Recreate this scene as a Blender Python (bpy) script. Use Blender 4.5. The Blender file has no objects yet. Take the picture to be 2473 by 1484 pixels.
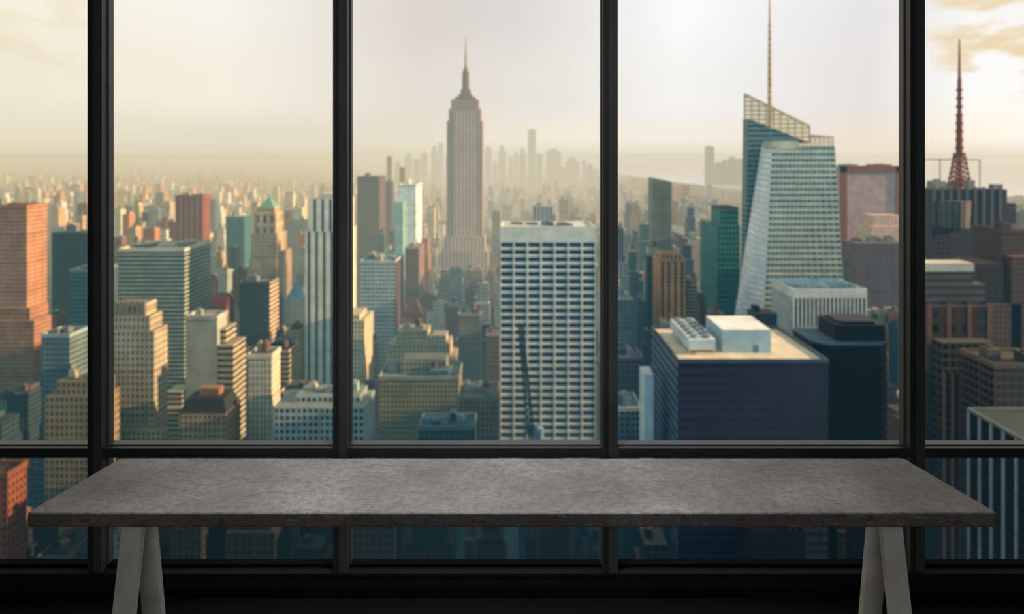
import bpy, bmesh, math, random
import numpy as np
from mathutils import Vector
random.seed(11)
SC = bpy.context.scene
COL = SC.collection
SC.view_settings.view_transform = 'Standard'
F = 1700.0; CX = 1236.5; HY = 365.0; ZC = 1.88; G = -250.0
def X(px, Y): return (px - CX) / F * Y
def Z(py, Y): return ZC - (py - HY) / F * Y
def PX(x, y): return CX + F * x / y
def PY(z, y): return HY + F * (ZC - z) / y
def lin(h):
    r = []
    for i in (0, 2, 4):
        c = int(h[i:i+2], 16) / 255
        r.append(c / 12.92 if c <= .04045 else ((c + .055) / 1.055) ** 2.4)
    return (r[0], r[1], r[2], 1)

# ------------------------------------------------------------ materials
class N:
    def __init__(s, nt): s.nt = nt
    def n(s, t, **k):
        o = s.nt.nodes.new(t)
        for a, b in k.items(): setattr(o, a, b)
        return o
    def l(s, a, b): s.nt.links.new(a, b)
    def m(s, op, a, b=None, c=None):
        o = s.n('ShaderNodeMath', operation=op)
        for i, v in enumerate((a, b, c)):
            if v is None: continue
            if isinstance(v, (int, float)): o.inputs[i].default_value = v
            else: s.l(v, o.inputs[i])
        return o.outputs[0]
    def mr(s, v, a, b, c, d, smooth=False):
        o = s.n('ShaderNodeMapRange')
        if smooth: o.interpolation_type = 'SMOOTHSTEP'
        s.l(v, o.inputs[0])
        for i, q in enumerate((a, b, c, d)): o.inputs[i+1].default_value = q
        return o.outputs[0]
    def ramp(s, v, stops):
        o = s.n('ShaderNodeValToRGB')
        e = o.color_ramp.elements
        while len(e) < len(stops): e.new(.5)
        for q, (p, c) in zip(e, stops): q.position = p; q.color = c
        s.l(v, o.inputs[0]); return o.outputs[0]
    def mix(s, f, a, b, bt='MIX'):
        o = s.n('ShaderNodeMix', data_type='RGBA', blend_type=bt)
        for i, v in ((0, f), (6, a), (7, b)):
            if isinstance(v, (int, float)): o.inputs[i].default_value = v
            elif isinstance(v, tuple): o.inputs[i].default_value = v
            else: s.l(v, o.inputs[i])
        return o.outputs[2]

def haze_group():  # distance haze painted over each city surface as emission
    g = bpy.data.node_groups.new('painted_haze', 'ShaderNodeTree')
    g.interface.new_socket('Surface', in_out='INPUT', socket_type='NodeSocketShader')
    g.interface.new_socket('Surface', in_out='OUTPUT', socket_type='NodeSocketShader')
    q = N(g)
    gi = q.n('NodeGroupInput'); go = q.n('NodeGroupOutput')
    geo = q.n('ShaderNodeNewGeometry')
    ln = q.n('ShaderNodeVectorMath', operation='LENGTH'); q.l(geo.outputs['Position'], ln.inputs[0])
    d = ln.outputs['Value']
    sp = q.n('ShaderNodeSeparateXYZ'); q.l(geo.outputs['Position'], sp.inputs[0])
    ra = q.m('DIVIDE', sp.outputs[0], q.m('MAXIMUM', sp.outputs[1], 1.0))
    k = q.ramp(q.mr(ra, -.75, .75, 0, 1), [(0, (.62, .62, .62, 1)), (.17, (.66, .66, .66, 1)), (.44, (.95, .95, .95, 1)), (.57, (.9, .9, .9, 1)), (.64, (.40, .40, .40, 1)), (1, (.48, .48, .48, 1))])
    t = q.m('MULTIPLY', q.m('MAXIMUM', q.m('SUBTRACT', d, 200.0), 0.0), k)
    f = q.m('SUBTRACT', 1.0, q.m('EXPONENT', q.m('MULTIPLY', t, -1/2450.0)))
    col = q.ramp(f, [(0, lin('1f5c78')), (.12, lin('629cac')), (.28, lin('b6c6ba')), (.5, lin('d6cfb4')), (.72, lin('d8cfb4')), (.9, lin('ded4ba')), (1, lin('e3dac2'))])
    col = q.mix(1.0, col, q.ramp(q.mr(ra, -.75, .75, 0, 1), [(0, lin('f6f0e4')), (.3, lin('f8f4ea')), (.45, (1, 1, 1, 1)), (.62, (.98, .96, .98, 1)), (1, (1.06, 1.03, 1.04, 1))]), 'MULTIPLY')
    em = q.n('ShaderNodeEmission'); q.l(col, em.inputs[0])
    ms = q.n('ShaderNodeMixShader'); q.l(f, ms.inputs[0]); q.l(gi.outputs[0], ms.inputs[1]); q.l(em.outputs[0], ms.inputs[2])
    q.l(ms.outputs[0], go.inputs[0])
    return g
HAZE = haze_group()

def base(name):
    m = bpy.data.materials.new(name); m.use_nodes = True
    nt = m.node_tree; b = nt.nodes['Principled BSDF']; o = nt.nodes['Material Output']
    return m, N(nt), b, o
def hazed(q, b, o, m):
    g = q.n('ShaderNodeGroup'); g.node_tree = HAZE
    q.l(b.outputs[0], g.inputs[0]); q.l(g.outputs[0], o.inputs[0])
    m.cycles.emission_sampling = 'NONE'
_mc = {}
def facade(wall, glass, wf=.5, hf=.55, var=.5):
    key = ('f', wall, glass, wf, hf, var)
    if key in _mc: return _mc[key]
    m, q, b, o = base('facade')
    uv = q.n('ShaderNodeUVMap')
    s = q.n('ShaderNodeSeparateXYZ'); q.l(uv.outputs[0], s.inputs[0])
    mk = None
    for i, fr in ((0, wf), (1, hf)):
        if fr >= 1: continue
        a = q.m('LESS_THAN', q.m('ABSOLUTE', q.m('SUBTRACT', q.m('FRACT', s.outputs[i]), .5)), fr / 2)
        mk = a if mk is None else q.m('MULTIPLY', mk, a)
    fl = q.n('ShaderNodeVectorMath', operation='FLOOR'); q.l(uv.outputs[0], fl.inputs[0])
    wn = q.n('ShaderNodeTexWhiteNoise', noise_dimensions='3D'); q.l(fl.outputs[0], wn.inputs['Vector'])
    gv = q.mr(wn.outputs['Value'], 0, 1, 1 - var, 1 + var)
    gc = q.n('ShaderNodeVectorMath', operation='SCALE'); gc.inputs[0].default_value = lin(glass)[:3]; q.l(gv, gc.inputs['Scale'])
    geo = q.n('ShaderNodeNewGeometry')
    no = q.n('ShaderNodeTexNoise'); no.inputs['Scale'].default_value = .07; no.inputs['Detail'].default_value = 6; no.inputs['Roughness'].default_value = .65
    q.l(geo.outputs['Position'], no.inputs['Vector'])
    wv = q.mr(no.outputs['Fac'], .3, .7, .68, 1.2)
    if var >= .4:                                   # piers and cornice lines at irregular spacing
        p1 = q.m('LESS_THAN', q.m('FRACT', q.m('MULTIPLY', s.outputs[0], .2501)), .1)
        p2 = q.m('LESS_THAN', q.m('FRACT', q.m('MULTIPLY', s.outputs[1], .1431)), .09)
        pp = q.m('MAXIMUM', p1, p2)
        wv = q.m('MULTIPLY', wv, q.mr(pp, 0, 1, 1, .72))
        wv = q.m('MULTIPLY', wv, q.mr(wn.outputs['Value'], 0, 1, 1.1, .9))
        if wf < 1 and hf < 1: mk = q.m('MULTIPLY', mk, q.m('SUBTRACT', 1.0, p1))
    wc = q.n('ShaderNodeVectorMath', operation='SCALE'); wc.inputs[0].default_value = lin(wall)[:3]; q.l(wv, wc.inputs['Scale'])
    c = q.mix(mk, wc.outputs[0], gc.outputs[0])
    q.l(c, b.inputs['Base Color'])
    q.l(q.mr(mk, 0, 1, .85, .3), b.inputs['Roughness'])
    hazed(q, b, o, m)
    _mc[key] = m; return m
def plain(hexc, rough=.8, noise=.08, metal=0.0):
    key = ('p', hexc, rough, noise, metal)
    if key in _mc: return _mc[key]
    m, q, b, o = base('plain')
    geo = q.n('ShaderNodeNewGeometry')
    no = q.n('ShaderNodeTexNoise'); no.inputs['Scale'].default_value = noise; no.inputs['Detail'].default_value = 7; no.inputs['Roughness'].default_value = .65
    q.l(geo.outputs['Position'], no.inputs['Vector'])
    wv = q.mr(no.outputs['Fac'], .3, .7, .72, 1.18)
    wc = q.n('ShaderNodeVectorMath', operation='SCALE'); wc.inputs[0].default_value = lin(hexc)[:3]; q.l(wv, wc.inputs['Scale'])
    q.l(wc.outputs[0], b.inputs['Base Color'])
    b.inputs['Roughness'].default_value = rough; b.inputs['Metallic'].default_value = metal
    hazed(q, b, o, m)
    _mc[key] = m; return m

# ------------------------------------------------------------ mesh builder
class MB:
    def __init__(s): s.v = []; s.f = []; s.uv = []; s.mi = []
    def face(s, pts, uvs=None, m=0):
        i = len(s.v); s.v += [tuple(p) for p in pts]
        s.f.append(tuple(range(i, i + len(pts))))
        s.uv += uvs if uvs else [(0, 0)] * len(pts)
        s.mi.append(m)
    def side(s, p, q, z0, z1, m, bay, fl, p1=None, q1=None, z1b=None):
        p1 = p1 or p; q1 = q1 or q; z1b = z1 if z1b is None else z1b
        w = math.hypot(q[0]-p[0], q[1]-p[1]); n = max(1, round(w / bay))
        k = (max(z1, z1b) - z0) / fl
        s.face([(p[0], p[1], z0), (q[0], q[1], z0), (q1[0], q1[1], z1b), (p1[0], p1[1], z1)],
               [(0, -k), (n, -k), (n, -(max(z1, z1b)-z1b)/fl), (0, -(max(z1, z1b)-z1)/fl)], m)
    def prism(s, bot, top=None, z0=0, z1=1, mw=0, mr=1, bay=3.5, fl=3.7, ztops=None):
        top = top or bot; n = len(bot)
        zt = ztops or [z1] * n
        for i in range(n):
            j = (i + 1) % n
            m = mw[i] if isinstance(mw, (tuple, list)) else mw
            s.side(bot[i], bot[j], z0, zt[i], m, bay, fl, top[i], top[j], zt[j])
        s.face([(top[i][0], top[i][1], zt[i]) for i in range(n)], None, mr)
        s.face([(bot[i][0], bot[i][1], z0) for i in reversed(range(n))], None, mr)
    def box(s, x0, x1, y0, y1, z0, z1, mw=0, mr=1, bay=3.5, fl=3.7, ztops=None):
        s.prism([(x0, y0), (x1, y0), (x1, y1), (x0, y1)], None, z0, z1, mw, mr, bay, fl, ztops)
    def pyr(s, x0, x1, y0, y1, z0, z1, m=0, k=.02):
        cx, cy = (x0+x1)/2, (y0+y1)/2; a, b = (x1-x0)/2*k, (y1-y0)/2*k
        s.prism([(x0, y0), (x1, y0), (x1, y1), (x0, y1)], [(cx-a, cy-b), (cx+a, cy-b), (cx+a, cy+b), (cx-a, cy+b)], z0, z1, m, m)
    def gable(s, x0, x1, y0, y1, z0, z1, m=0):
        cy = (y0+y1)/2
        s.prism([(x0, y0), (x1, y0), (x1, y1), (x0, y1)], [(x0, cy-.2), (x1, cy-.2), (x1, cy+.2), (x0, cy+.2)], z0, z1, m, m)
    def cyl(s, cx, cy, r, z0, z1, n=12, r1=None, m=0, mr=None):
        r1 = r if r1 is None else r1
        P = lambda R: [(cx+R*math.cos(2*math.pi*i/n), cy+R*math.sin(2*math.pi*i/n)) for i in range(n)]
        s.prism(P(r), P(r1), z0, z1, m, m if mr is None else mr)
    def ring(s, x0, x1, y0, y1, z, h, t, m=0):
        s.box(x0, x1, y0, y0+t, z, z+h, m, m); s.box(x0, x1, y1-t, y1, z, z+h, m, m)
        s.box(x0, x0+t, y0+t, y1-t, z, z+h, m, m); s.box(x1-t, x1, y0+t, y1-t, z, z+h, m, m)
    def bar(s, p, q, w, m=0):
        p, q = Vector(p), Vector(q); d = (q-p).normalized()
        u = d.cross(Vector((0, 0, 1)))
        if u.length < .01: u = Vector((1, 0, 0))
        u.normalize(); v = d.cross(u).normalized(); u *= w/2; v *= w/2
        a = [p-u-v, p+u-v, p+u+v, p-u+v]; b = [q-u-v, q+u-v, q+u+v, q-u+v]
        for i in range(4):
            j = (i+1) % 4; s.face([a[i], a[j], b[j], b[i]], None, m)
        s.face(a[::-1], None, m); s.face(b, None, m)
    def build(s, name, mats, parent=None, org=None):
        me = bpy.data.meshes.new(name)
        if org is None: org = parent.location if parent else (0, 0, 0)
        if parent and parent.parent: org = parent['wloc']
        me.from_pydata([(v[0]-org[0], v[1]-org[1], v[2]-org[2]) for v in s.v], [], s.f)
        ul = me.uv_layers.new(name='UVMap')
        ul.data.foreach_set('uv', np.array(s.uv, dtype=np.float32).ravel())
        for m in mats: me.materials.append(m)
        me.polygons.foreach_set('material_index', s.mi)
        bm = bmesh.new(); bm.from_mesh(me); bmesh.ops.remove_doubles(bm, verts=bm.verts, dist=.0005)
        bmesh.ops.recalc_face_normals(bm, faces=bm.faces); bm.to_mesh(me); bm.free()
        o = bpy.data.objects.new(name, me); COL.objects.link(o)
        if parent:
            o.parent = parent
        else: o.location = org
        return o
def tag(o, label=None, cat=None, group=None, kind=None):
    if label: o['label'] = label
    if cat: o['category'] = cat
    if group: o['group'] = group
    if kind: o['kind'] = kind
    return o
def empty(name, loc, label, cat, group=None):
    o = bpy.data.objects.new(name, None); COL.objects.link(o); o.location = loc
    o.empty_display_size = .1
    return tag(o, label, cat, group)

# ------------------------------------------------------------ camera
cam = bpy.data.cameras.new('camera'); co = bpy.data.objects.new('camera', cam); COL.objects.link(co)
co.location = (0, 0, ZC); co.rotation_euler = (math.pi/2, 0, 0)
cam.sensor_fit = 'HORIZONTAL'; cam.sensor_width = 36; cam.lens = F/2473*36
cam.shift_y = -(742-HY)/2473; cam.clip_start = .05; cam.clip_end = 120000
cam.dof.use_dof = True; cam.dof.focus_distance = 2.4; cam.dof.aperture_fstop = 2.3
SC.camera = co

# ------------------------------------------------------------ sky and sun
w = bpy.data.worlds.new('sky'); SC.world = w; w.use_nodes = True
q = N(w.node_tree); bg = w.node_tree.nodes['Background']
tc = q.n('ShaderNodeTexCoord'); sp = q.n('ShaderNodeSeparateXYZ'); q.l(tc.outputs['Generated'], sp.inputs[0])
el = q.mr(sp.outputs[2], -.02, .3, 0, 1)
az = q.mr(q.m('ARCTAN2', sp.outputs[0], sp.outputs[1]), -.65, .65, 0, 1)
hor = q.ramp(az, [(0, lin('e0d6bc')), (.3, lin('e1d8c0')), (.6, lin('e8dfca')), (1, lin('eee4d0'))])
low = q.ramp(az, [(0, lin('e8dfc5')), (.2, lin('e4dcc5')), (.4, lin('e8dfcc')), (.56, lin('f4ecda')), (.7, lin('f4ecde')), (.86, lin('eee1d2')), (.95, lin('fff5e4')), (1, lin('fff9ec'))])
mid = q.ramp(az, [(0, lin('efe8d2')), (.2, lin('f5efe0')), (.4, lin('e4ddd3')), (.54, lin('eae5dd')), (.68, lin('f6f4f1')), (.78, lin('eeebe8')), (.86, lin('e6e2e0')), (.945, lin('fefcf9')), (1, lin('fefcfa'))])
top = q.ramp(az, [(0, lin('f7f1de')), (.2, lin('f8f4ec')), (.4, lin('ddd5cf')), (.5, lin('ddd9d5')), (.58, lin('eae7e4')), (.68, lin('fcfcfc')), (.78, lin('f2f1f1')), (.86, lin('e8e6e7')), (.945, lin('faf8f4')), (1, lin('f9f4ea'))])
sky = q.mix(q.mr(el, .05, .12, 0, 1, True), hor, low)
sky = q.mix(q.mr(el, .10, .30, 0, 1, True), sky, mid)
sky = q.mix(q.mr(el, .34, .68, 0, 1, True), sky, top)
mp = q.n('ShaderNodeMapping'); q.l(tc.outputs['Generated'], mp.inputs[0]); mp.inputs['Scale'].default_value = (2.5, 2.5, 16)
cn = q.n('ShaderNodeTexNoise'); q.l(mp.outputs[0], cn.inputs['Vector']); cn.inputs['Scale'].default_value = 1.2; cn.inputs['Detail'].default_value = 6
sky = q.mix(q.mr(cn.outputs['Fac'], .52, .8, 0, .1, True), sky, lin('d3c8b4'))
# small tan clouds high on the right and left
mp2 = q.n('ShaderNodeMapping'); q.l(tc.outputs['Generated'], mp2.inputs[0]); mp2.inputs['Scale'].default_value = (14, 14, 40)
cn2 = q.n('ShaderNodeTexNoise'); q.l(mp2.outputs[0], cn2.inputs['Vector']); cn2.inputs['Scale'].default_value = 1.0; cn2.inputs['Detail'].default_value = 3
for (px, py, rad, amt, c) in ((2430, 65, 5.5, .85, 'ead2a2'), (70, 30, 6, .35, 'ecd9b4')):
    dv = Vector(((px-CX)/F, 1, (HY-py)/F)).normalized()
    dp = q.n('ShaderNodeVectorMath', operation='DOT_PRODUCT'); q.l(tc.outputs['Generated'], dp.inputs[0]); dp.inputs[1].default_value = dv
    lobe = q.mr(dp.outputs['Value'], math.cos(math.radians(rad)), math.cos(math.radians(rad*.5)), 0, amt, True)
    sky = q.mix(q.m('MULTIPLY', lobe, q.mr(cn2.outputs['Fac'], .42, .62, 0, 1, True)), sky, lin(c))
back = q.mr(sp.outputs[1], -.3, .3, 1, 0, True)
sky = q.mix(back, sky, (.44, .70, .81, 1))
zen = q.mr(sp.outputs[2], .25, .8, 1.0, .58, True)
sv = q.n('ShaderNodeVectorMath', operation='SCALE'); q.l(sky, sv.inputs[0]); q.l(zen, sv.inputs['Scale'])
q.l(sv.outputs[0], bg.inputs[0]); bg.inputs[1].default_value = 1.0
sl = bpy.data.lights.new('sun', 'SUN'); so = bpy.data.objects.new('sun', sl); COL.objects.link(so)
sl.energy = 9.0; sl.color = (1, .66, .35); sl.angle = .02
so.rotation_euler = Vector((.93, -.075, .25)).to_track_quat('Z', 'Y').to_euler()

# ------------------------------------------------------------ room
def dull(name, hexc, rough, spec=.5):
    m, q, b, o = base(name)
    tc = q.n('ShaderNodeTexCoord'); no = q.n('ShaderNodeTexNoise'); no.inputs['Scale'].default_value = 9; no.inputs['Detail'].default_value = 5
    q.l(tc.outputs['Object'], no.inputs['Vector'])
    wv = q.mr(no.outputs['Fac'], .3, .7, .85, 1.15)
    wc = q.n('ShaderNodeVectorMath', operation='SCALE'); wc.inputs[0].default_value = lin(hexc)[:3]; q.l(wv, wc.inputs['Scale'])
    q.l(wc.outputs[0], b.inputs['Base Color']); b.inputs['Roughness'].default_value = rough
    b.inputs['Specular IOR Level'].default_value = spec
    return m
frame_m = dull('dark_frame', '2c3030', .5)
edge_m = dull('frame_edge', '444a4a', .45)
sill_m = dull('black_sill', '1a1d1d', .8, .1)
sill2_m = dull('black_sill_edge', '0b0c0c', .9, .05)
wall_m = dull('dark_wall', '26262a', .8)
base_m = dull('black_base', '121212', .8, .2)
floor_m = dull('dark_floor', '0f0e0e', .8, .2)
def struct(name, mb, mats, label=None):
    o = mb.build(name, mats); o['kind'] = 'structure'
    if label: o['label'] = label
    return o
YF, YB = 2.948, 3.0
def wx(px, Y=YB): return X(px, Y)
RW = 3.3
b = MB(); b.box(-RW-.1, RW+.1, -3, 3.12, -.3, 0); struct('floor', b, [floor_m, floor_m], 'near black floor under the window')
b = MB(); b.box(-RW-.1, RW+.1, -3, 3.12, 3.0, 3.2); struct('ceiling', b, [wall_m, wall_m])
b = MB(); b.box(-RW-.1, -RW, -3, 3.12, 0, 3.0); struct('wall_left', b, [wall_m, wall_m])
b = MB(); b.box(RW, RW+.1, -3, 3.12, 0, 3.0); struct('wall_right', b, [wall_m, wall_m])
b = MB(); b.box(-RW-.1, RW+.1, -3.1, -3, -.3, 3.2); struct('wall_back', b, [wall_m, wall_m])
zs = Z(1360, YB)
b = MB(); b.box(-RW, RW, 2.96, 3.1, 0, zs-.07, 0, 0)
b.box(-RW, RW, 2.96, 3.1, 2.85, 3.0, 0, 0)
struct('wall_front', b, [base_m], 'black low wall below the window')
# mullions
mw = [(211, 263), (804, 846), (1453, 1492), (2182, 2234)]
mul = []
for i, (a, c) in enumerate(mw):
    if (a+c)/2 < CX:
        x1 = wx(c); x0 = X(a, YF)
    else:
        x0 = wx(a); x1 = X(c, YF)
    mul.append((x0, x1))
    b = MB()
    b.box(x0, x1, YF+.006, YB, zs-.02, 2.85, 0, 0)
    wd = x1-x0
    b.box(x0, x0+wd*.24, YF, YF+.006, zs-.02, 2.85, 0, 0)
    b.box(x0+wd*.40, x1, YF, YF+.006, zs-.02, 2.85, 1, 1)
    b.box(x0-.004, x1+.004, YB-.012, YB+.03, zs-.02, 2.85, 1, 1)
    struct('trim_%d' % (i+1), b, [frame_m, edge_m], 'dark metal window mullion')
xs = [-RW] + [v for m_ in mul for v in m_] + [RW]
zt1, zt0 = Z(1069, YB), Z(1107, YF)
for i in range(5):
    x0, x1 = xs[2*i], xs[2*i+1]
    b = MB()
    b.box(x0, x1, YF, YB, zt0, zt1-.004, 0, 0)           # transom bar of this bay
    b.box(x0, x1, YF+.028, YB+.02, zt1-.004, zt1, 1, 1)
    b.box(x0, x1, YF+.02, YB+.02, zt0-.006, zt0, 1, 1)
    t = .006
    for (z0, z1) in ((zs, zt0-.006), (zt1, 2.85)):       # slim sash edges
        b.box(x0, x0+t, YB-.01, YB+.02, z0, z1, 1, 1); b.box(x1-t, x1, YB-.01, YB+.02, z0, z1, 1, 1)
    b.box(x0, x1, YB-.01, YB+.02, 2.835, 2.85, 1, 1)
    struct('window_%d' % (i+1), b, [frame_m, edge_m], 'tall dark framed window bay with a low transom')
b = MB()
b.box(-RW, RW, YF-.004, 3.03, zs-.03, zs-.012, 0, 0)
b.box(-RW, RW, YB-.012, 3.03, zs-.012, zs, 1, 1)
b.box(-RW, RW, YF-.004, 3.03, zs-.07, zs-.036, 0, 0)
struct('trim_5', b, [sill_m, sill2_m], 'dark metal bottom rail and sill of the window')
# unseen tower under this room and side blocks, added to shade the lower city
hm = facade('2c3234', '1c2226', .6, .6)
b = MB(); b.box(-50, 50, -60, 2.9, G, -.35, 0, 1); b.box(-240, -70, -120, -20, G, -45, 0, 1); b.box(75, 260, -120, -20, G, -60, 0, 1)
struct('host_shade_blocks', b, [hm, plain('303436')], 'unseen host tower and side blocks added to shade the city')

# lamps of the room
l = bpy.data.lights.new('ceiling_spot', 'SPOT'); l.energy = 130; l.spot_size = math.radians(76); l.spot_blend = 1.0; l.shadow_soft_size = .12; l.color = (1, .985, .97)
o = bpy.data.objects.new('ceiling_spot', l); COL.objects.link(o); o.location = (-.15, 2.35, 2.85)
l = bpy.data.lights.new('room_lamp', 'AREA'); l.shape = 'RECTANGLE'; l.size = 2.6; l.size_y = .6; l.energy = 30; l.color = (1, .98, .95)
o = bpy.data.objects.new('room_lamp', l); COL.objects.link(o); o.location = (0, -1.6, 2.6)
o.rotation_euler = (Vector((0, -1.6, 2.6))-Vector((0, 2.3, .3))).to_track_quat('Z', 'Y').to_euler()

# ------------------------------------------------------------ table
def concrete(name, cols, gain):
    m, q, b, o = base(name)
    tc = q.n('ShaderNodeTexCoord')
    def noise(sc, det, rough=.6, vec=None):
        n = q.n('ShaderNodeTexNoise'); n.inputs['Scale'].default_value = sc; n.inputs['Detail'].default_value = det; n.inputs['Roughness'].default_value = rough
        q.l(vec if vec else tc.outputs['Object'], n.inputs['Vector']); return n.outputs['Fac']
    mpb = q.n('ShaderNodeMapping'); q.l(tc.outputs['Object'], mpb.inputs[0]); mpb.inputs['Scale'].default_value = (1, 1.6, 1); mpb.inputs['Location'].default_value = (.35, .1, 0)
    big = noise(2.3, 5, .55, mpb.outputs[0]); mid = noise(40, 8, .72); fine = noise(280, 6, .75)
    c = q.ramp(big, [(.34, lin(cols[0])), (.5, lin(cols[1])), (.66, lin(cols[2]))])
    c = q.mix(q.mr(mid, .44, .64, 0, .55), c, lin('5c554e'))
    c = q.mix(q.mr(fine, .5, .64, 0, .85), c, lin('3a3632'))
    mp = q.n('ShaderNodeMapping'); q.l(tc.outputs['Object'], mp.inputs[0]); mp.inputs['Scale'].default_value = (18, 170, 60); mp.inputs['Rotation'].default_value = (0, 0, .5)
    st = noise(1.0, 8, .78, mp.outputs[0])
    c = q.mix(q.mr(st, .54, .64, 0, .9), c, lin('423c37'))
    mp3 = q.n('ShaderNodeMapping'); q.l(tc.outputs['Object'], mp3.inputs[0]); mp3.inputs['Scale'].default_value = (14, 230, 60); mp3.inputs['Rotation'].default_value = (0, 0, -.35)
    st3 = noise(1.0, 6, .7, mp3.outputs[0])
    c = q.mix(q.mr(st3, .58, .68, 0, .6), c, lin('b8b4af'))
    sc_ = q.n('ShaderNodeVectorMath', operation='SCALE'); q.l(c, sc_.inputs[0]); sc_.inputs['Scale'].default_value = gain
    q.l(sc_.outputs[0], b.inputs['Base Color']); b.inputs['Roughness'].default_value = .62
    bp = q.n('ShaderNodeBump'); bp.inputs['Strength'].default_value = .35; bp.inputs['Distance'].default_value = .002
    q.l(fine, bp.inputs['Height']); q.l(bp.outputs[0], b.inputs['Normal'])
    return m
conc = concrete('concrete', ('7a7673', '93908d', 'aeacaa'), 1.0)
conc2 = concrete('shaded_concrete_edge', ('645e5a', '7a7470', '928c88'), .8)  # same slab as the top; shade of its edge put into a darker colour
leg_m = dull('grey_leg', 'ccc9c3', .6)
TY0, TY1, TZ = 2.196, 2.589, .75
hf0, hf1 = 1174/F*TY0, 946.5/F*TY1
table = empty('trestle_table', (0, (TY0+TY1)/2, 0), 'long narrow table with mottled grey concrete top on pale slanted legs', 'table')
oy = (TY0+TY1)/2
me = bpy.data.meshes.new('tabletop'); bm = bmesh.new()
vs = [bm.verts.new(p) for z in (TZ-.0455, TZ) for p in [(-hf0, TY0-oy, z), (hf0, TY0-oy, z), (hf1, TY1-oy, z), (-hf1, TY1-oy, z)]]
for f in ((3, 2, 1, 0), (4, 5, 6, 7), (0, 1, 5, 4), (1, 2, 6, 5), (2, 3, 7, 6), (3, 0, 4, 7)): bm.faces.new([vs[i] for i in f])
bm.edges.ensure_lookup_table()
ve = [e for e in bm.edges if abs(e.verts[0].co.z-e.verts[1].co.z) > .01]
bmesh.ops.bevel(bm, geom=ve, offset=.012, segments=4, affect='EDGES', profile=.5)
bm.normal_update()
he = [e for e in bm.edges if len(e.link_faces) == 2 and abs(abs(e.link_faces[0].normal.z)-abs(e.link_faces[1].normal.z)) > .5]
bmesh.ops.bevel(bm, geom=he, offset=.006, segments=3, affect='EDGES', profile=.5)
bm.normal_update()
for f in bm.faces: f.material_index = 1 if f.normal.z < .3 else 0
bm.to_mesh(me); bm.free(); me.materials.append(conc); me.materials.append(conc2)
tt = bpy.data.objects.new('tabletop', me); COL.objects.link(tt); tt.parent = table
def leg(x0, x1, yt, yb, th):
    b = MB(); zt = TZ-.0455
    b.prism([(x0, yb), (x1, yb), (x1, yb+th), (x0, yb+th)], [(x0, yt), (x1, yt), (x1, yt+th), (x0, yt+th)], 0, zt, 0, 0)
    o = b.build('leg', [leg_m], table)
    bv = o.modifiers.new('bevel', 'BEVEL'); bv.width = .003; bv.segments = 2
for s in (-1, 1):
    xa, xb = sorted((s*1.294, s*1.225))
    leg(xa, xb, 2.345, 2.19, .03)
    leg(xa, xb, 2.39, 2.50, .03)

# ------------------------------------------------------------ ground, river
def ground_mat():
    m, q, b, o = base('city_ground')
    geo = q.n('ShaderNodeNewGeometry')
    n1 = q.n('ShaderNodeTexNoise'); n1.inputs['Scale'].default_value = .0035; n1.inputs['Detail'].default_value = 9; n1.inputs['Roughness'].default_value = .7
    q.l(geo.outputs['Position'], n1.inputs['Vector'])
    n2 = q.n('ShaderNodeTexVoronoi'); n2.inputs['Scale'].default_value = .03; q.l(geo.outputs['Position'], n2.inputs['Vector'])
    c = q.ramp(n1.outputs['Fac'], [(.35, lin('34402f')), (.5, lin('5a5a48')), (.65, lin('80684f'))])
    hsv = q.mix(.35, c, n2.outputs['Color'], 'OVERLAY')
    sp = q.n('ShaderNodeSeparateXYZ'); q.l(geo.outputs['Position'], sp.inputs[0])
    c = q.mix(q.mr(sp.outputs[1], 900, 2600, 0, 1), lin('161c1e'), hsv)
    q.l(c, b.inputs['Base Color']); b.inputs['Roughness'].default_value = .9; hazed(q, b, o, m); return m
b = MB(); b.face([(-60000, 100, G), (60000, 100, G), (60000, 90000, G), (-60000, 90000, G)])
o = b.build('ground', [ground_mat()]); tag(o, 'hazy flat ground the city stands on', kind='structure')
wm = plain('ffffff', .2, .002, 1.0)
b = MB(); b.face([(1150, 8600, G+1), (1230, 6200, G+1), (1380, 5300, G+1), (1420, 4700, G+1), (1620, 4300, G+1), (2000, 3600, G+1), (30000, 3600, G+1), (40000, 20000, G+1), (3000, 20000, G+1), (1500, 13000, G+1)])
b.face([(2600, 24000, G+1), (40000, 26000, G+1), (40000, 40000, G+1), (3600, 34000, G+1)])
o = b.build('river', [wm]); tag(o, 'pale hazy river beyond the city on the right', kind='structure')

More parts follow.
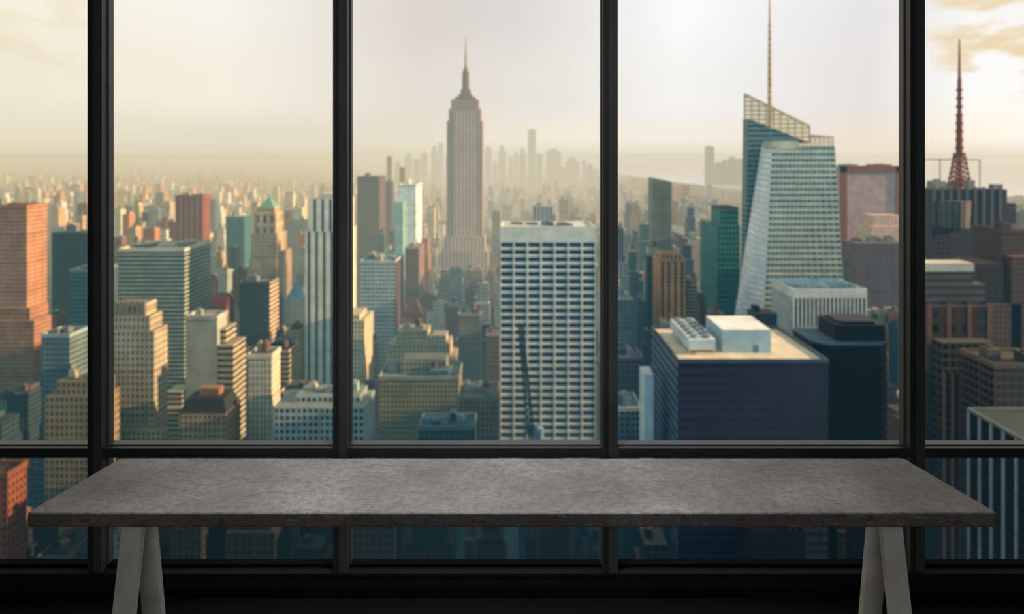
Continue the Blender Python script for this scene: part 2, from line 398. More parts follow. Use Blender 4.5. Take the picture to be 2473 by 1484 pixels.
# ------------------------------------------------------------ landmark buildings
HB = []      # registered landmarks: dict(x0,x1,y0,y1,ztop,vb,short)
class Bld:
    def __init__(s, name, label, short, x0, x1, y0, y1, zt, vb, group=None, cat='building'):
        s.x0, s.x1, s.y0, s.y1, s.zt = x0, x1, y0, y1, zt
        s.root = empty(name, ((x0+x1)/2, (y0+y1)/2, G), label, cat, group)
        HB.append(dict(x0=x0, x1=x1, y0=y0, y1=y1, zt=zt, vb=vb, short=short))
    def part(s, name, mb, mats, label=None):
        o = mb.build(name, mats, s.root)
        if label: o['label'] = label
        return o
    def roof(s, x0, x1, y0, y1, z, n, cols, hmax=6, tank=False):
        for i in range(n):
            w = (x1-x0)*random.uniform(.15, .35); d = (y1-y0)*random.uniform(.2, .45); h = random.uniform(.4, 1)*hmax
            fx = x0+(x1-x0)*(i+.15)/n
            fx = min(fx, x1-w-1); fy = random.uniform(y0+1.5, y1-d-1.5)
            w = min(w, (x1-x0)/n*.8)
            b = MB(); b.box(fx, fx+w, fy, fy+d, z, z+h); b.box(fx+w*.3, fx+w*.7, fy+d*.3, fy+d*.7, z+h, z+h*1.25)
            s.part('roof_hut', b, [plain(random.choice(cols)), plain(cols[0])])
        if tank:
            b = MB(); tx, ty = x0+(x1-x0)*.7, y0+(y1-y0)*.3
            for dx in (-1.5, 1.5):
                for dy in (-1.5, 1.5): b.box(tx+dx-.2, tx+dx+.2, ty+dy-.2, ty+dy+.2, z, z+3)
            b.cyl(tx, ty, 2.4, z+3, z+7.5); b.cyl(tx, ty, 2.7, z+7.5, z+9.5, r1=.1)
            s.part('water_tank', b, [plain('6a4a38')])

def tower(name, label, short, px0, px1, pt, Y, dep, fm, bay, fl, roof, vb, trim=None, huts=2, tank=False, hcols=None, group=None, hmax=6):
    x0, x1, zt = X(px0, Y), X(px1, Y), Z(pt, Y)
    t = Bld(name, label, short, x0, x1, Y, Y+dep, zt, vb, group)
    b = MB(); b.box(x0, x1, Y, Y+dep, G, zt, 0, 1, bay, fl); t.part('body', b, [fm, plain(roof)])
    if trim:
        b = MB(); b.ring(x0-.4, x1+.4, Y-.4, Y+dep+.4, zt-1.2, 2.8, 1.0); t.part('parapet', b, [plain(trim)])
    if huts: t.roof(x0+2, x1-2, Y+2, Y+dep-2, zt, huts, hcols or [roof, '8c8a80', '6a6f70'], hmax, tank)
    return t

# --- left panes
t = tower('brick_tower', 'tall orange brick tower with lower tier at the left edge of the view', 'the tall orange brick tower', -70, 65, 500, 560, 24,
      facade('b48262', '4b3a34', .45, .55), 2.3, 3.3, '5b5148', 860, 'a5714f', huts=1)
b = MB(); b.box(t.x0, X(82, 556), 556, 577, G, Z(775, 556), 0, 1, 2.3, 3.3); b.box(t.x0, X(72, 558), 558, 580, Z(775, 556), Z(745, 558), 0, 1, 2.3, 3.3)
t.part('lower_tier', b, [facade('a87856', '43342e', .45, .55), plain('a08060')])
HB[-1].update(x1=X(82, 556), y0=556)
t = tower('office_tower', 'near black glass tower just right of the orange brick tower', 'the near black glass tower', 125, 215, 562, 720, 30, facade('243234', '16242a', .6, .6), 3, 4, '39433f', 760, huts=1)
t = tower('office_tower', 'teal fronted tower with blank cream side wall behind the first mullion', 'the teal and cream tower', 168, 265, 655, 640, 33, facade('5f8884', '2c5056', .75, .6), 3, 4, 'c8c0a8', 800, 'a8a894', huts=1)
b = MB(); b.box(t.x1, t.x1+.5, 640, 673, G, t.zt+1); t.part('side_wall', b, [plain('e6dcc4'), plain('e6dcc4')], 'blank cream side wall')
# stepped stone tower
Y = 430; x0, x1 = X(258, Y), X(372, Y)
t = Bld('stepped_tower', 'pale stone stepped tower with notched crown and small grid windows', 'the notched stone tower', x0, x1, Y, Y+17, Z(735, Y), 1068)
sm = [facade('aea083', '424a48', .48, .58), plain('7d7662')]
b = MB(); b.box(x0, x1, Y, Y+17, G, Z(800, Y), 0, 1, 2.9, 3.8); t.part('body', b, sm)
b = MB(); b.box(X(262, Y), X(360, Y), Y+.8, Y+16, Z(800, Y), Z(765, Y), 0, 1, 2.9, 4.4); t.part('upper_tier', b, sm)
b = MB(); b.box(X(272, Y), X(348, Y), Y+2, Y+15, Z(765, Y), Z(735, Y), 0, 1, 2.9, 7.5)
for i in range(6): b.box(X(272+i*13.5, Y), X(279+i*13.5, Y), Y+1.4, Y+2.6, Z(765, Y), Z(729, Y), 1, 1)
t.part('crown', b, sm)
b = MB(); b.box(X(258, Y-6), X(400, Y-6), Y-6, Y, G, Z(1040, Y-6), 0, 1, 2.9, 3.8); t.part('lower_tier', b, sm)
HB[-1].update(y0=Y-6, x1=X(400, Y-6))
# striped slab
t = tower('office_slab', 'broad office slab with horizontal window bands and cream roof rim', 'the banded office slab', 285, 445, 605, 600, 52, facade('a8a88c', '244044', 1, .55, .35), 4, 3.6, 'cfc2a0', 950, 'cfc5a8', huts=3, hmax=5)
t = tower('office_tower', 'rust red tower with dark vertical window strips in the distance', 'the rust red tower', 423, 490, 474, 1100, 26, facade('a84c36', '3a2422', .5, 1, .1), 9, 4, '6a3a32', 590, '8a4636', huts=1)
t = tower('office_tower', 'small dark teal tower right of the rust red tower', 'the small teal tower', 545, 590, 524, 1050, 30, facade('357074', '1f4a52', .7, .6), 4, 4, '6aa0a0', 600, huts=1)
# green pyramid
Y = 800; x0, x1 = X(607, Y), X(668, Y)
t = Bld('stepped_tower', 'ornate cream tower topped by a small green pyramid roof', 'the green pyramid tower', x0, x1, Y, Y+36, Z(478, Y), 690)
sm = [facade('c9ad86', '5a4c44', .4, .6), plain('a88d6c')]
b = MB(); b.box(x0, x1, Y, Y+36, G, Z(565, Y), 0, 1, 3.2, 4); t.part('body', b, sm)
b = MB(); b.box(X(612, Y), X(664, Y), Y+2, Y+32, Z(565, Y), Z(515, Y), 0, 1, 8, 14)
b.box(X(618, Y), X(659, Y), Y+5, Y+28, Z(515, Y), Z(502, Y), 0, 1, 4, 6); t.part('upper_tier', b, sm)
b = MB(); b.pyr(X(620, Y), X(657, Y), Y+6, Y+26, Z(502, Y), Z(480, Y), 0, .15); b.bar((X(638.5, Y), Y+16, Z(482, Y)), (X(638.5, Y), Y+16, Z(470, Y)), .8); t.part('pyramid_roof', b, [plain('6f9f84')], 'green pyramid roof')
b = MB(); b.box(x1, X(680, Y), Y+4, Y+36, G, Z(610, Y), 0, 1, 3.6, 4.2); t.part('wing', b, sm)
HB[-1].update(x1=X(680, Y))
t = tower('office_tower', 'dark slab with lit banded side in front of the green pyramid tower', 'the dark slab', 578, 650, 684, 680, 26, facade('2f3e42', '1c2a30', .8, .5), 3, 4, '6b7068', 850, '4a5654', huts=1)
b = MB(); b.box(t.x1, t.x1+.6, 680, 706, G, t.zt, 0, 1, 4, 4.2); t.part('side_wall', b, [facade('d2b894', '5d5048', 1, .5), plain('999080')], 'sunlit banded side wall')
# white tower with black stripes
Y = 600; x0, x1 = X(737, Y), X(829, Y)
t = Bld('stepped_tower', 'tall slim white tower with black vertical stripes beside the second mullion', 'the slim white striped tower', x0, x1, Y, Y+50, Z(470, Y), 950)
sm = [facade('f0e6ce', '222828', .33, 1, .1), plain('c9bfa6')]
b = MB(); b.box(x0, x1, Y, Y+50, G, Z(560, Y), 0, 1, 6.5, 4); t.part('body', b, sm)
b = MB(); b.box(X(750, Y), X(826, Y), Y+1, Y+46, Z(560, Y), Z(482, Y), 0, 1, 6.5, 4); t.part('upper_tier', b, sm)
b = MB(); b.box(X(768, Y), X(818, Y), Y+4, Y+38, Z(482, Y), Z(470, Y), 1, 1); t.part('crown', b, sm)
b = MB(); b.box(x1, X(880, Y-8), Y-8, Y+30, G, Z(775, Y-8), 0, 1, 3, 3.8); b.box(x1, X(868, Y-5), Y-5, Y+24, Z(775, Y-8), Z(762, Y-5), 0, 1, 3, 3.8)
t.part('wing', b, [facade('d8c3a2', '6a5a4c', .4, .5), plain('b5a88e')])
HB[-1].update(x1=X(880, Y-8), y0=Y-8)
t = tower('office_block', 'blank pale grey slab with banded lower wing in the left pane', 'the blank pale slab', 448, 525, 768, 470, 16, plain('a3a698'), 3.5, 4, 'a49e8a', 950, 'b4b2a2', huts=1)
b = MB(); b.box(t.x1, X(563, 470), 470, 492, G, Z(835, 470), 0, 1, 4, 4); b.box(t.x1, X(545, 474), 474, 492, Z(835, 470), Z(795, 474), 0, 1, 4, 4)
t.part('wing', b, [facade('b8a684', '3c4a48', 1, .5), plain('958f7c')]); HB[-1].update(x1=X(563, 470), y1=492)
t = tower('office_block', 'cream stone block with vertical window strips below the dark slab', 'the cream stone block', 597, 656, 862, 430, 16, facade('d3c4a6', '585e5a', .42, .75), 2.7, 3.8, 'a59a84', 1068, 'd0c0a0', huts=2, tank=True)
# mansard
Y = 410; x0, x1 = X(432, Y), X(546, Y)
t = Bld('mansard_block', 'low block with black mansard roof and sunlit orange side', 'the mansard block', x0, x1, Y, Y+22, Z(955, Y), 1068)
b = MB(); b.box(x0, x1, Y, Y+22, G, Z(1000, Y), 0, 1, 2.8, 3.8); t.part('body', b, [facade('a58c6c', '3a3a36', .48, .6), plain('5a5248')])
b = MB(); b.prism([(x0, Y), (x1, Y), (x1, Y+22), (x0, Y+22)], [(x0+3, Y+4), (x1-3, Y+4), (x1-3, Y+18), (x0+3, Y+18)], Z(1000, Y), Z(968, Y), 0, 0); t.part('mansard_roof', b, [plain('1c2224')], 'black mansard roof')
b = MB(); b.box(x0+8, x0+20, Y+8, Y+15, Z(968, Y), Z(950, Y)); t.part('roof_hut', b, [plain('8a5a44'), plain('907050')])
# low white long block
Y = 400; x0, x1 = X(660, Y), X(880, Y); zt = Z(985, Y)
t = Bld('office_block', 'long low white block with dark square windows below the slim white tower', 'the long low white block', x0, x1, Y, Y+30, zt, 1068)
sm = [facade('a9b4ac', '22323a', .6, .55), plain('7f897e')]
b = MB(); b.box(x0, x1, Y, Y+30, G, zt, 0, 1, 3.2, 3.9); t.part('body', b, sm)
b = MB(); b.box(x0+10, x1-4, Y+8, Y+28, zt, Z(958, Y+8), 0, 1, 3.2, 3.9); t.part('upper_tier', b, sm)
t.roof(x0+14, x1-6, Y+10, Y+26, Z(958, Y+8), 6, ['8a978f', 'b8b4a0', '5b7a7c'], 5)
t = tower('house_block', 'small block with bright red hipped roof beside the banded slab', 'the red roofed block', 508, 545, 742, 672, 22, facade('8a4a3e', '40302e', .4, .5), 3, 4, '9a4a3a', 800, huts=0)
b = MB(); b.gable(t.x0, t.x1, 672, 694, t.zt, t.zt+11); t.part('hipped_roof', b, [plain('6e2c26')], 'red roof')
t = tower('stepped_tower', 'pale block with small blue pyramid roof beside the slim white tower', 'the blue pyramid block', 682, 728, 722, 720, 24, facade('b8bcae', '5f7478', .4, .55), 3.2, 4, '9aa6a0', 800, huts=0)
b = MB(); b.pyr(t.x0+3, t.x1-3, 723, 741, t.zt, t.zt+14, 0, .05); t.part('pyramid_roof', b, [plain('5fa0ae')], 'blue pyramid roof')
# bottom left stepped
Y = 396; x0, x1 = X(108, Y), X(250, Y)
t = Bld('stepped_block', 'wide cream block with stepped roof at lower left behind the first mullion', 'the lower left cream block', x0, x1, Y, Y+16, Z(915, Y), 1280)
sm = [facade('8c7a5c', '2a2e28', .5, .6), plain('6a6250')]
b = MB(); b.box(x0, x1, Y, Y+16, G, Z(958, Y), 0, 1, 2.8, 3.9); t.part('body', b, sm)
b = MB(); b.box(X(130, Y), X(240, Y), Y+2, Y+15, Z(958, Y), Z(925, Y), 0, 1, 2.8, 3.9); t.part('upper_tier', b, sm)
t.roof(X(140, Y), X(225, Y), Y+3, Y+13, Z(925, Y), 2, ['a8997c', '7a7060'], 5)
t = tower('office_block', 'blue grey block with white sills below the near black tower', 'the blue grey block', 100, 168, 812, 500, 22, facade('6a7e7c', '20363c', .65, .55), 3, 3.8, '4c5a56', 930, '8da09a', huts=2)
t = tower('brick_tower', 'bright orange brick block in the lower left pane under the transom', 'the low orange block', -160, 18, 1150, 330, 13, facade('6e3a22', '241a18', .45, .5), 2.8, 3.8, '3a2a22', 1360, '6a3a22', huts=1)

# --- centre pane
t = tower('office_tower', 'dark maroon tower right of the second mullion in the distance', 'the dark maroon tower', 862, 916, 427, 1200, 60, facade('5b3c3e', '36282c', .5, .8, .2), 4, 4, '5b4a4a', 560, huts=1)
t = tower('office_tower', 'slender reddish tower just behind the dark maroon tower', 'the slender reddish tower', 928, 942, 440, 1300, 40, facade('a0645a', '6a4844', .5, .6), 4, 4, '8a6258', 560, huts=1)
t = tower('office_tower', 'thin far tower with stepped tip above the maroon tower', 'the thin far tower', 934, 946, 378, 1950, 20, facade('9c8a76', '6f6a64', .5, .6), 4, 4, '8a8a78', 430, huts=1)
t = tower('office_tower', 'dark thin far tower left of the tallest spired skyscraper', 'the dark thin far tower', 965, 977, 405, 1900, 20, facade('7a5a50', '5a4a46', .5, .6), 4, 4, '6a6258', 440, huts=1)
t = tower('office_tower', 'white slab tower with sunlit side left of the spired skyscraper', 'the white slab tower', 962, 1005, 448, 950, 58, facade('f6f6ea', 'c4d4ca', .5, .5), 3.5, 4, 'd8d4c0', 740, 'e4dcc8', huts=1)
b = MB(); b.box(X(952, 940), X(974, 940), 940, 949.5, G, Z(488, 940), 0, 1, 3.5, 4); t.part('wing', b, [facade('a9cdbd', '7fa79f', .5, .5), plain('b8ccc0')], 'pale green lower wing')
HB[-1].update(y0=940, x0=X(952, 940))
t = tower('office_tower', 'blue and white banded tower with dark brown side in the centre pane', 'the blue and white banded tower', 870, 955, 634, 700, 52, facade('cfdad2', '467690', .8, .6), 3.4, 4, '9fb0a8', 830, 'bcccc8', huts=3)
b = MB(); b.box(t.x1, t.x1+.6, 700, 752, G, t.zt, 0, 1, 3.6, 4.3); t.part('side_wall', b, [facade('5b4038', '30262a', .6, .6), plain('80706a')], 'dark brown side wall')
t = tower('apartment_tower', 'brown tower with sunlit side under the white slab tower', 'the brown tower', 978, 1012, 600, 830, 50, facade('86695e', '5a4c4c', .4, .5), 3.4, 4, '8a786c', 740, huts=1)
t = tower('apartment_block', 'small brown block with steep hipped roof in the centre pane', 'the steep roofed block', 966, 1022, 770, 640, 28, facade('a08272', '5d5254', .4, .55), 3.2, 4, '7a6a60', 800, huts=0)
b = MB(); b.pyr(t.x0, t.x1, 640, 668, t.zt, t.zt+15, 0, .3); t.part('hipped_roof', b, [plain('5d4a46')])
# tallest spired skyscraper
Y = 1280; cx = X(1122, Y); cyy = Y+30; s = Y/F
def T(b, wpx, d, py0, py1, mw=0, mr=1, bay=5.6, fl=4.2): b.box(cx-wpx*s/2, cx+wpx*s/2, cyy-d/2, cyy+d/2, Z(py0, Y), Z(py1, Y), mw, mr, bay, fl)
t = Bld('skyscraper', 'tallest stone skyscraper with stepped crown, tapering mast and needle antenna', 'the tallest spired skyscraper', cx-56*s, cx+56*s, Y-8, Y+72, Z(80, Y), 655)
em = [facade('deb4a0', '6c5f64', .5, 1, .12), plain('b89884')]
em2 = [facade('bc9280', '564a52', .5, 1, .12), plain('a88c7a')]
b = MB(); b.box(cx-56*s, cx+56*s, Y-8, Y+72, G, Z(606, Y), 0, 1, 6.5, 4.2); t.part('base', b, em)
b = MB(); T(b, 98, 70, 606, 572, 0, 1, 6.5); t.part('lower_tier', b, em)
b = MB(); T(b, 86, 58, 572, 292, 0, 1, 6.5); t.part('shaft', b, em2)
b = MB(); T(b, 50, 64, 572, 268, 0, 1, 6.5); t.part('centre_bay', b, em)
b = MB(); T(b, 77, 54, 292, 262); T(b, 67, 48, 262, 240); t.part('upper_shaft', b, [facade('b08070', '5c4848', .42, 1, .12), plain('8c6a5a')])
b = MB(); T(b, 50, 40, 240, 233, 1, 1); T(b, 34, 30, 233, 226, 1, 1); T(b, 24, 22, 226, 214, 0, 1)
t.part('crown', b, [plain('6a4a46'), plain('5e4644')])
b = MB(); b.cyl(cx, cyy, 9*s, Z(214, Y), Z(172, Y), 12, 8.2*s); b.cyl(cx, cyy, 8.2*s, Z(172, Y), Z(164, Y), 12, 5.2*s); b.cyl(cx, cyy, 5.2*s, Z(164, Y), Z(154, Y), 12, 2.8*s); t.part('mast', b, [plain('5e241c')], 'dark reddish mast')
b = MB(); b.cyl(cx, cyy, 2.8*s, Z(154, Y), Z(120, Y), 8, 2.2*s); b.cyl(cx, cyy, 1.8*s, Z(120, Y), Z(80, Y), 8, .5*s); t.part('antenna', b, [plain('9a6a38')])
# stone blocks in the centre
Y = 560; x0, x1 = X(933, Y), X(1098, Y)
t = Bld('stepped_block', 'cream stone block with many small setbacks left of the white grid tower', 'the cream setback block', x0, x1, Y, Y+36, Z(800, Y), 890)
sm = [facade('cbb68e', '585a50', .42, .52), plain('a39a80')]
b = MB(); b.box(x0, x1, Y, Y+36, G, Z(870, Y), 0, 1, 2.9, 3.8); t.part('body', b, sm)
for (a, c, p0, p1, dy) in ((940, 1085, 870, 835, 3), (955, 1030, 835, 805, 6), (1040, 1075, 835, 818, 8)):
    b = MB(); b.box(X(a, Y), X(c, Y), Y+dy, Y+34-dy, Z(p0, Y), Z(p1, Y), 0, 1, 2.9, 3.8); t.part('upper_tier', b, sm)
t.roof(X(962, Y), X(1024, Y), Y+8, Y+26, Z(805, Y), 2, ['a8a08c', 'c0b498'], 5, True)
t = tower('office_block', 'broad olive stone block full of small windows in the bottom centre', 'the broad olive block', 915, 1108, 915, 490, 34, facade('9a8f66', '2e3a3a', .5, .62), 2.7, 3.6, '6d7668', 1000, '8a907a', huts=6, tank=True, hcols=['6b8484', 'a89e80', '4c5e60'])
b = MB(); b.box(t.x0+14, t.x1-10, 500, 522, t.zt, t.zt+9, 0, 1, 3, 4); t.part('upper_tier', b, [facade('9b8e6c', '3a4442', .45, .6), plain('6d7060')])
t = tower('apartment_tower', 'slim grey stone tower between the setback block and white grid tower', 'the slim stone tower', 1107, 1160, 762, 620, 30, facade('8c866e', '3f4644', .42, .6), 2.9, 3.8, '7a7664', 900, '9a947c', huts=2, tank=True)
t = tower('apartment_block', 'brown windowed block tucked against the white grid tower', 'the tucked brown block', 1172, 1206, 812, 600, 30, facade('7a6654', '343a3a', .5, .5), 3, 4, '6c645a', 930, huts=1)
t = tower('office_block', 'low tan block with cluttered roof left of the white grid tower foot', 'the low tan block', 1108, 1203, 965, 450, 30, facade('8c7652', '2c3638', .52, .58), 2.8, 3.7, '5c665e', 1068, '7c7458', huts=5, tank=True, hcols=['5f7a7c', '9c8868', '485a5c'])
t = tower('office_block', 'low blue grey block with teal roof plant at the bottom centre', 'the low teal roofed block', 1012, 1146, 1035, 418, 20, facade('3a4f52', '14222a', .55, .55), 3, 4, '36545a', 1068, '5a7478', huts=6, hcols=['5f8288', '24404a', '7f887e'], hmax=5)
# white grid tower
Y = 520; x0, x1 = X(1208, Y), X(1438, Y); zt = Z(551, Y)
t = Bld('grid_tower', 'big white gridded office tower with dark window rows and blank top band', 'the white grid tower', x0, x1, Y-1, Y+40, zt, 1360)
b = MB(); b.box(x0+.3, x1-.3, Y, Y+40, G, Z(586, Y), 0, 1, 2.6, 5.4); t.part('body', b, [facade('22406c', '122446', .8, 1, .6), plain('cfcbb8')])
wg = plain('ebe6d2')
b = MB(); b.box(x0, x1, Y-1, Y+40, Z(586, Y), zt, 0, 0); t.part('top_band', b, [wg])
b = MB(); nc = 7; cw = (x1-x0)/nc
for i in range(nc+1):
    xx = x0+i*cw; b.box(max(x0, xx-.6), min(x1, xx+.6), Y-1, Y, G, Z(586, Y))
z = Z(586, Y)
while z > G+6:
    z -= 5.4
    b.box(x0, x1, Y-.8, Y, z, z+2.1)
t.part('window_grid', b, [wg, wg], 'white grid of floor bands and columns')
b = MB(); b.ring(x0, x1, Y-1, Y+40, zt, 1.2, 1.0); t.part('parapet', b, [wg])
t.roof(x0+6, x1-6, Y+8, Y+36, zt, 5, ['6e6a64', '8c887c', '504e4c'], 3.2)
t = tower('office_tower', 'small far tower with vertical stripes above the white grid tower', 'the small striped tower', 1287, 1335, 500, 1000, 30, facade('aeb6ac', '56636a', .5, 1, .1), 5.6, 4, '8a9088', 560, huts=1)
t = tower('apartment_tower', 'brownish far tower right of the small striped tower', 'the brownish far tower', 1352, 1372, 482, 1400, 30, facade('b08d70', '7a6c62', .5, .5), 4, 4, 'a08c74', 560, huts=1)

# --- right panes
t = tower('office_block', 'grey blue block right of the third mullion', 'the grey blue block', 1470, 1532, 725, 640, 40, facade('7c8280', '4b5e66', .5, .5), 3.2, 3.8, '808880', 850, huts=2)
t = tower('office_block', 'dark blue low block right of the third mullion with roof plant', 'the dark blue low block', 1478, 1552, 868, 520, 36, facade('344656', '182a3a', .6, .55), 3.2, 3.8, '42566a', 960, '42586a', huts=4)
t = tower('office_block', 'low pale blue block in the corner beside the third mullion', 'the low pale blue block', 1470, 1548, 990, 430, 26, facade('7a909a', '223c50', .6, .5), 3.2, 3.8, '6a7e82', 1068, 'a8b4b0', huts=4, hcols=['7f969c', 'b0b8b0'])
t = tower('slab_block', 'narrow white slab against the left side of the navy flat roofed block', 'the narrow white slab', 1556, 1578, 905, 372, 14, plain('cfe0e2'), 3, 4, 'd8e0da', 1068, huts=0)
t = tower('office_tower', 'olive far tower with slanted top left of the crystal glass tower', 'the olive far tower', 1577, 1622, 440, 1150, 40, facade('7a7c68', '505a52', .5, .6), 4, 4, '8a8a74', 600, huts=0)
b = MB(); b.box(t.x0, t.x1, t.y0, t.y1, t.zt, t.zt+6, 0, 0, ztops=[t.zt+7, t.zt+.5, t.zt+.5, t.zt+7]); t.part('slanted_top', b, [plain('8f8468')])
t = tower('apartment_tower', 'orange brown tower with vertical window strips left of the green glass tower', 'the orange brown tower', 1592, 1655, 630, 720, 34, facade('dc9e6c', '4a4644', .45, .85, .2), 6, 4, '9a7458', 780, 'c89468', huts=1)
b = MB(); b.box(t.x0+3, t.x1-3, 723, 750, t.zt, t.zt+7, 0, 1, 4, 8); t.part('crown', b, [facade('d4a070', '6a4a3c', .5, .6), plain('9c6a50')])
Y = 800; x0, x1 = X(1732, Y), X(1786, Y)
t = Bld('office_tower', 'emerald green glass tower at the left foot of the crystal tower', 'the green glass tower', x0, x1, Y, Y+72, Z(508, Y), 760)
sm = [facade('2a8a7e', '0e3c44', .66, .62, .7), plain('4a7068')]
b = MB(); b.box(x0, x1, Y, Y+72, G, Z(545, Y), 0, 1, 4.5, 6); t.part('body', b, sm)
b = MB(); b.box(x0+4, x1, Y+3, Y+40, Z(545, Y), Z(508, Y), 0, 1, 4.5, 6); t.part('upper_tier', b, sm)
b = MB(); b.ring(x0+4, x1, Y+3, Y+40, Z(508, Y), 3, 1.2); t.part('parapet', b, [plain('5a5a54')])
# crystal glass tower
Yf, Ym = 700, 758
t = Bld('glass_tower', 'crystal shaped pale glass tower with slanted lattice top and tall spire', 'the crystal glass tower', X(1758, 742), X(2060, Yf), Yf, 796, Z(227, Ym), 760)
gm = [facade('dcdcc2', '4e727c', .86, .52, .3), facade('ffffff', 'e2e4da', 1, .4, .05), plain('c8cab4'), facade('7a9690', '34545a', 1, .5, .3)]  # second facade: light on the angled facet put into its white colour
A, Bq, Cq = (X(1756, 742), 742), (X(1834, Yf), Yf), (X(2056, Yf), Yf)
At, Bt, Ct = (X(1850, 742), 742), (X(1864, Yf), Yf), (X(2016, Yf), Yf)
b = MB()
b.prism([Bq, Cq, (Cq[0], 755), (A[0], 755), A], [Bt, Ct, (Ct[0], 755), (At[0], 755), At], G, 0, (0, 0, 0, 1, 1), 2, 6.0, 5.8,
        ztops=[Z(362, Yf), Z(352, Yf), Z(345, 755), Z(348, 755), Z(360, 742)])
t.part('front_shaft', b, gm)
b = MB()
b.prism([(X(1798, Ym), Ym), (X(1990, Ym), Ym), (X(1990, Ym), 774), (X(1798, Ym), 774)], [(X(1806, Ym), Ym), (X(1955, Ym), Ym), (X(1955, Ym), 774), (X(1806, Ym), 774)], G, 0, 3, 2, 5.2, 5.4,
        ztops=[Z(286, Ym), Z(345, Ym), Z(345, Ym), Z(286, Ym)])
t.part('rear_shaft', b, gm)
b = MB(); b.box(X(1868, 720), X(1930, 720), 722, 752, Z(358, 720), Z(340, 720), 2, 2); t.part('roof_hut', b, gm)
lm = plain('d4bf94')
def glass_mat():
    m, q, b, o = base('pale_glass')
    b.inputs['Base Color'].default_value = lin('d8c49a'); b.inputs['Roughness'].default_value = .4
    tr = q.n('ShaderNodeBsdfTransparent'); tr.inputs[0].default_value = lin('fff8ea')
    ms = q.n('ShaderNodeMixShader'); ms.inputs[0].default_value = .3
    q.l(tr.outputs[0], ms.inputs[1]); q.l(b.outputs[0], ms.inputs[2]); q.l(ms.outputs[0], o.inputs[0])
    return m
gg = glass_mat()
def lattice(b, pxa, pxb, ta, tb, ba, bb, Yq, nv, nh, tk=1.5):
    for i in range(nv+1):
        f = i/nv; px = pxa+(pxb-pxa)*f
        b.bar((X(px, Yq), Yq, Z(ba+(bb-ba)*f, Yq)), (X(px, Yq), Yq, Z(ta+(tb-ta)*f, Yq)), tk*.7)
    b.bar((X(pxa, Yq), Yq, Z(ta, Yq)), (X(pxb, Yq), Yq, Z(tb, Yq)), 2.0)
    for j in range(nh):
        y = min(ta, tb)+(max(ba, bb)-min(ta, tb))*(j+.7)/nh
        fmax = 1.0
        if tb > ta and y < tb: fmax = max(0, (y-ta)/(tb-ta))
        f0 = max(0, (y-ba)/(bb-ba)) if bb != ba and y > ba else 0
        if f0 < fmax: b.bar((X(pxa+(pxb-pxa)*f0, Yq), Yq, Z(y, Yq)), (X(pxa+(pxb-pxa)*fmax, Yq), Yq, Z(y, Yq)), tk)
b = MB(); lattice(b, 1798, 1955, 227, 305, 286, 345, Ym, 9, 11, 1.9)
t.part('lattice_screen', b, [lm], 'open slanted lattice screen')
b = MB(); yq = Ym+1.5; b.face([(X(1798, yq), yq, Z(286, Ym)), (X(1955, yq), yq, Z(345, Ym)), (X(1955, yq), yq, Z(306, Ym)), (X(1798, yq), yq, Z(229, Ym))])
t.part('screen_glass', b, [gg], 'pale glass of the slanted screen')
b = MB(); lattice(b, 1958, 2012, 328, 332, 352, 352, 752, 5, 4, 1.3); t.part('lattice_screen', b, [lm])
b = MB(); xs_ = X(1859, 785)
b.cyl(xs_, 785, 2.8, G, Z(180, 785), 8, 2.0); b.cyl(xs_, 785, 2.0, Z(180, 785), Z(80, 785), 8, 1.5); b.cyl(xs_, 785, 1.5, Z(80, 785), Z(-45, 785), 8, .3)
for i in range(14): b.cyl(xs_, 785, 3.1-.1*i, Z(270-16*i, 785), Z(268-16*i, 785)+.4, 8)
t.part('spire', b, [plain('c9a878')])
t = tower('office_tower', 'bulky mauve tower with brown outline behind the fourth mullion', 'the bulky mauve tower', 2030, 2178, 402, 900, 40, plain('c8a49e'), 4, 4, '8a5a4c', 590, huts=2, hmax=3)
b = MB(); x0, x1 = t.x0, t.x1
b.box(x0-.5, x0+8, 899, 901, G, t.zt); b.box(x1-8, x1+.5, 899, 901, G, t.zt); b.box(x0-.5, x1+.5, 899, 901, t.zt-8, t.zt+.6); t.part('outline_frame', b, [plain('945444'), plain('9c6e64')], 'brown edge frame')
t = tower('stepped_block', 'small pink stepped block in front of the bulky mauve tower', 'the pink stepped block', 2100, 2190, 548, 820, 30, facade('f6ccb0', 'b08878', .5, .5), 4, 4, 'd8b09c', 600, huts=1)
b = MB(); b.box(t.x0+5, t.x1-5, 823, 846, t.zt, t.zt+13, 0, 1, 4, 4); t.part('upper_tier', b, [facade('f6ccb0', 'b08878', .5, .5), plain('d8b09c')])
t = tower('office_block', 'dusky purple block below the pink stepped block', 'the dusky purple block', 2064, 2190, 588, 770, 30, facade('6a585c', '3c363e', .5, .5, .7), 3.4, 3.8, '6a5e60', 760, huts=3)
# white finned block
Y = 600; x0, x1 = X(1916, Y), X(2094, Y); zt = Z(703, Y)
t = Bld('office_block', 'white finned block with rooftop plant in front of the crystal tower', 'the white finned block', x0, x1, Y, Y+52, zt, 840)
b = MB(); b.box(x0+.8, x1-.8, Y+.8, Y+51, G, zt-1, 0, 1, 4, 4.2); t.part('body', b, [facade('2e4552', '1c303e', .8, .7), plain('b8c2bc')])
wf_ = plain('e6e6dc'); b = MB(); n = 18
for i in range(n+1):
    xx = x0+(x1-x0-1.4)*i/n; b.box(xx, xx+1.4, Y, Y+.8, G, zt-6)
for i in range(14):
    yy = Y+.8+(50-1.4)*i/13; b.box(x0, x0+.8, yy, yy+1.4, G, zt-6)
t.part('fins', b, [wf_, wf_], 'white vertical fins')
b = MB(); b.ring(x0, x1, Y, Y+52, zt-6, 7.5, 1.2); t.part('parapet', b, [wf_])
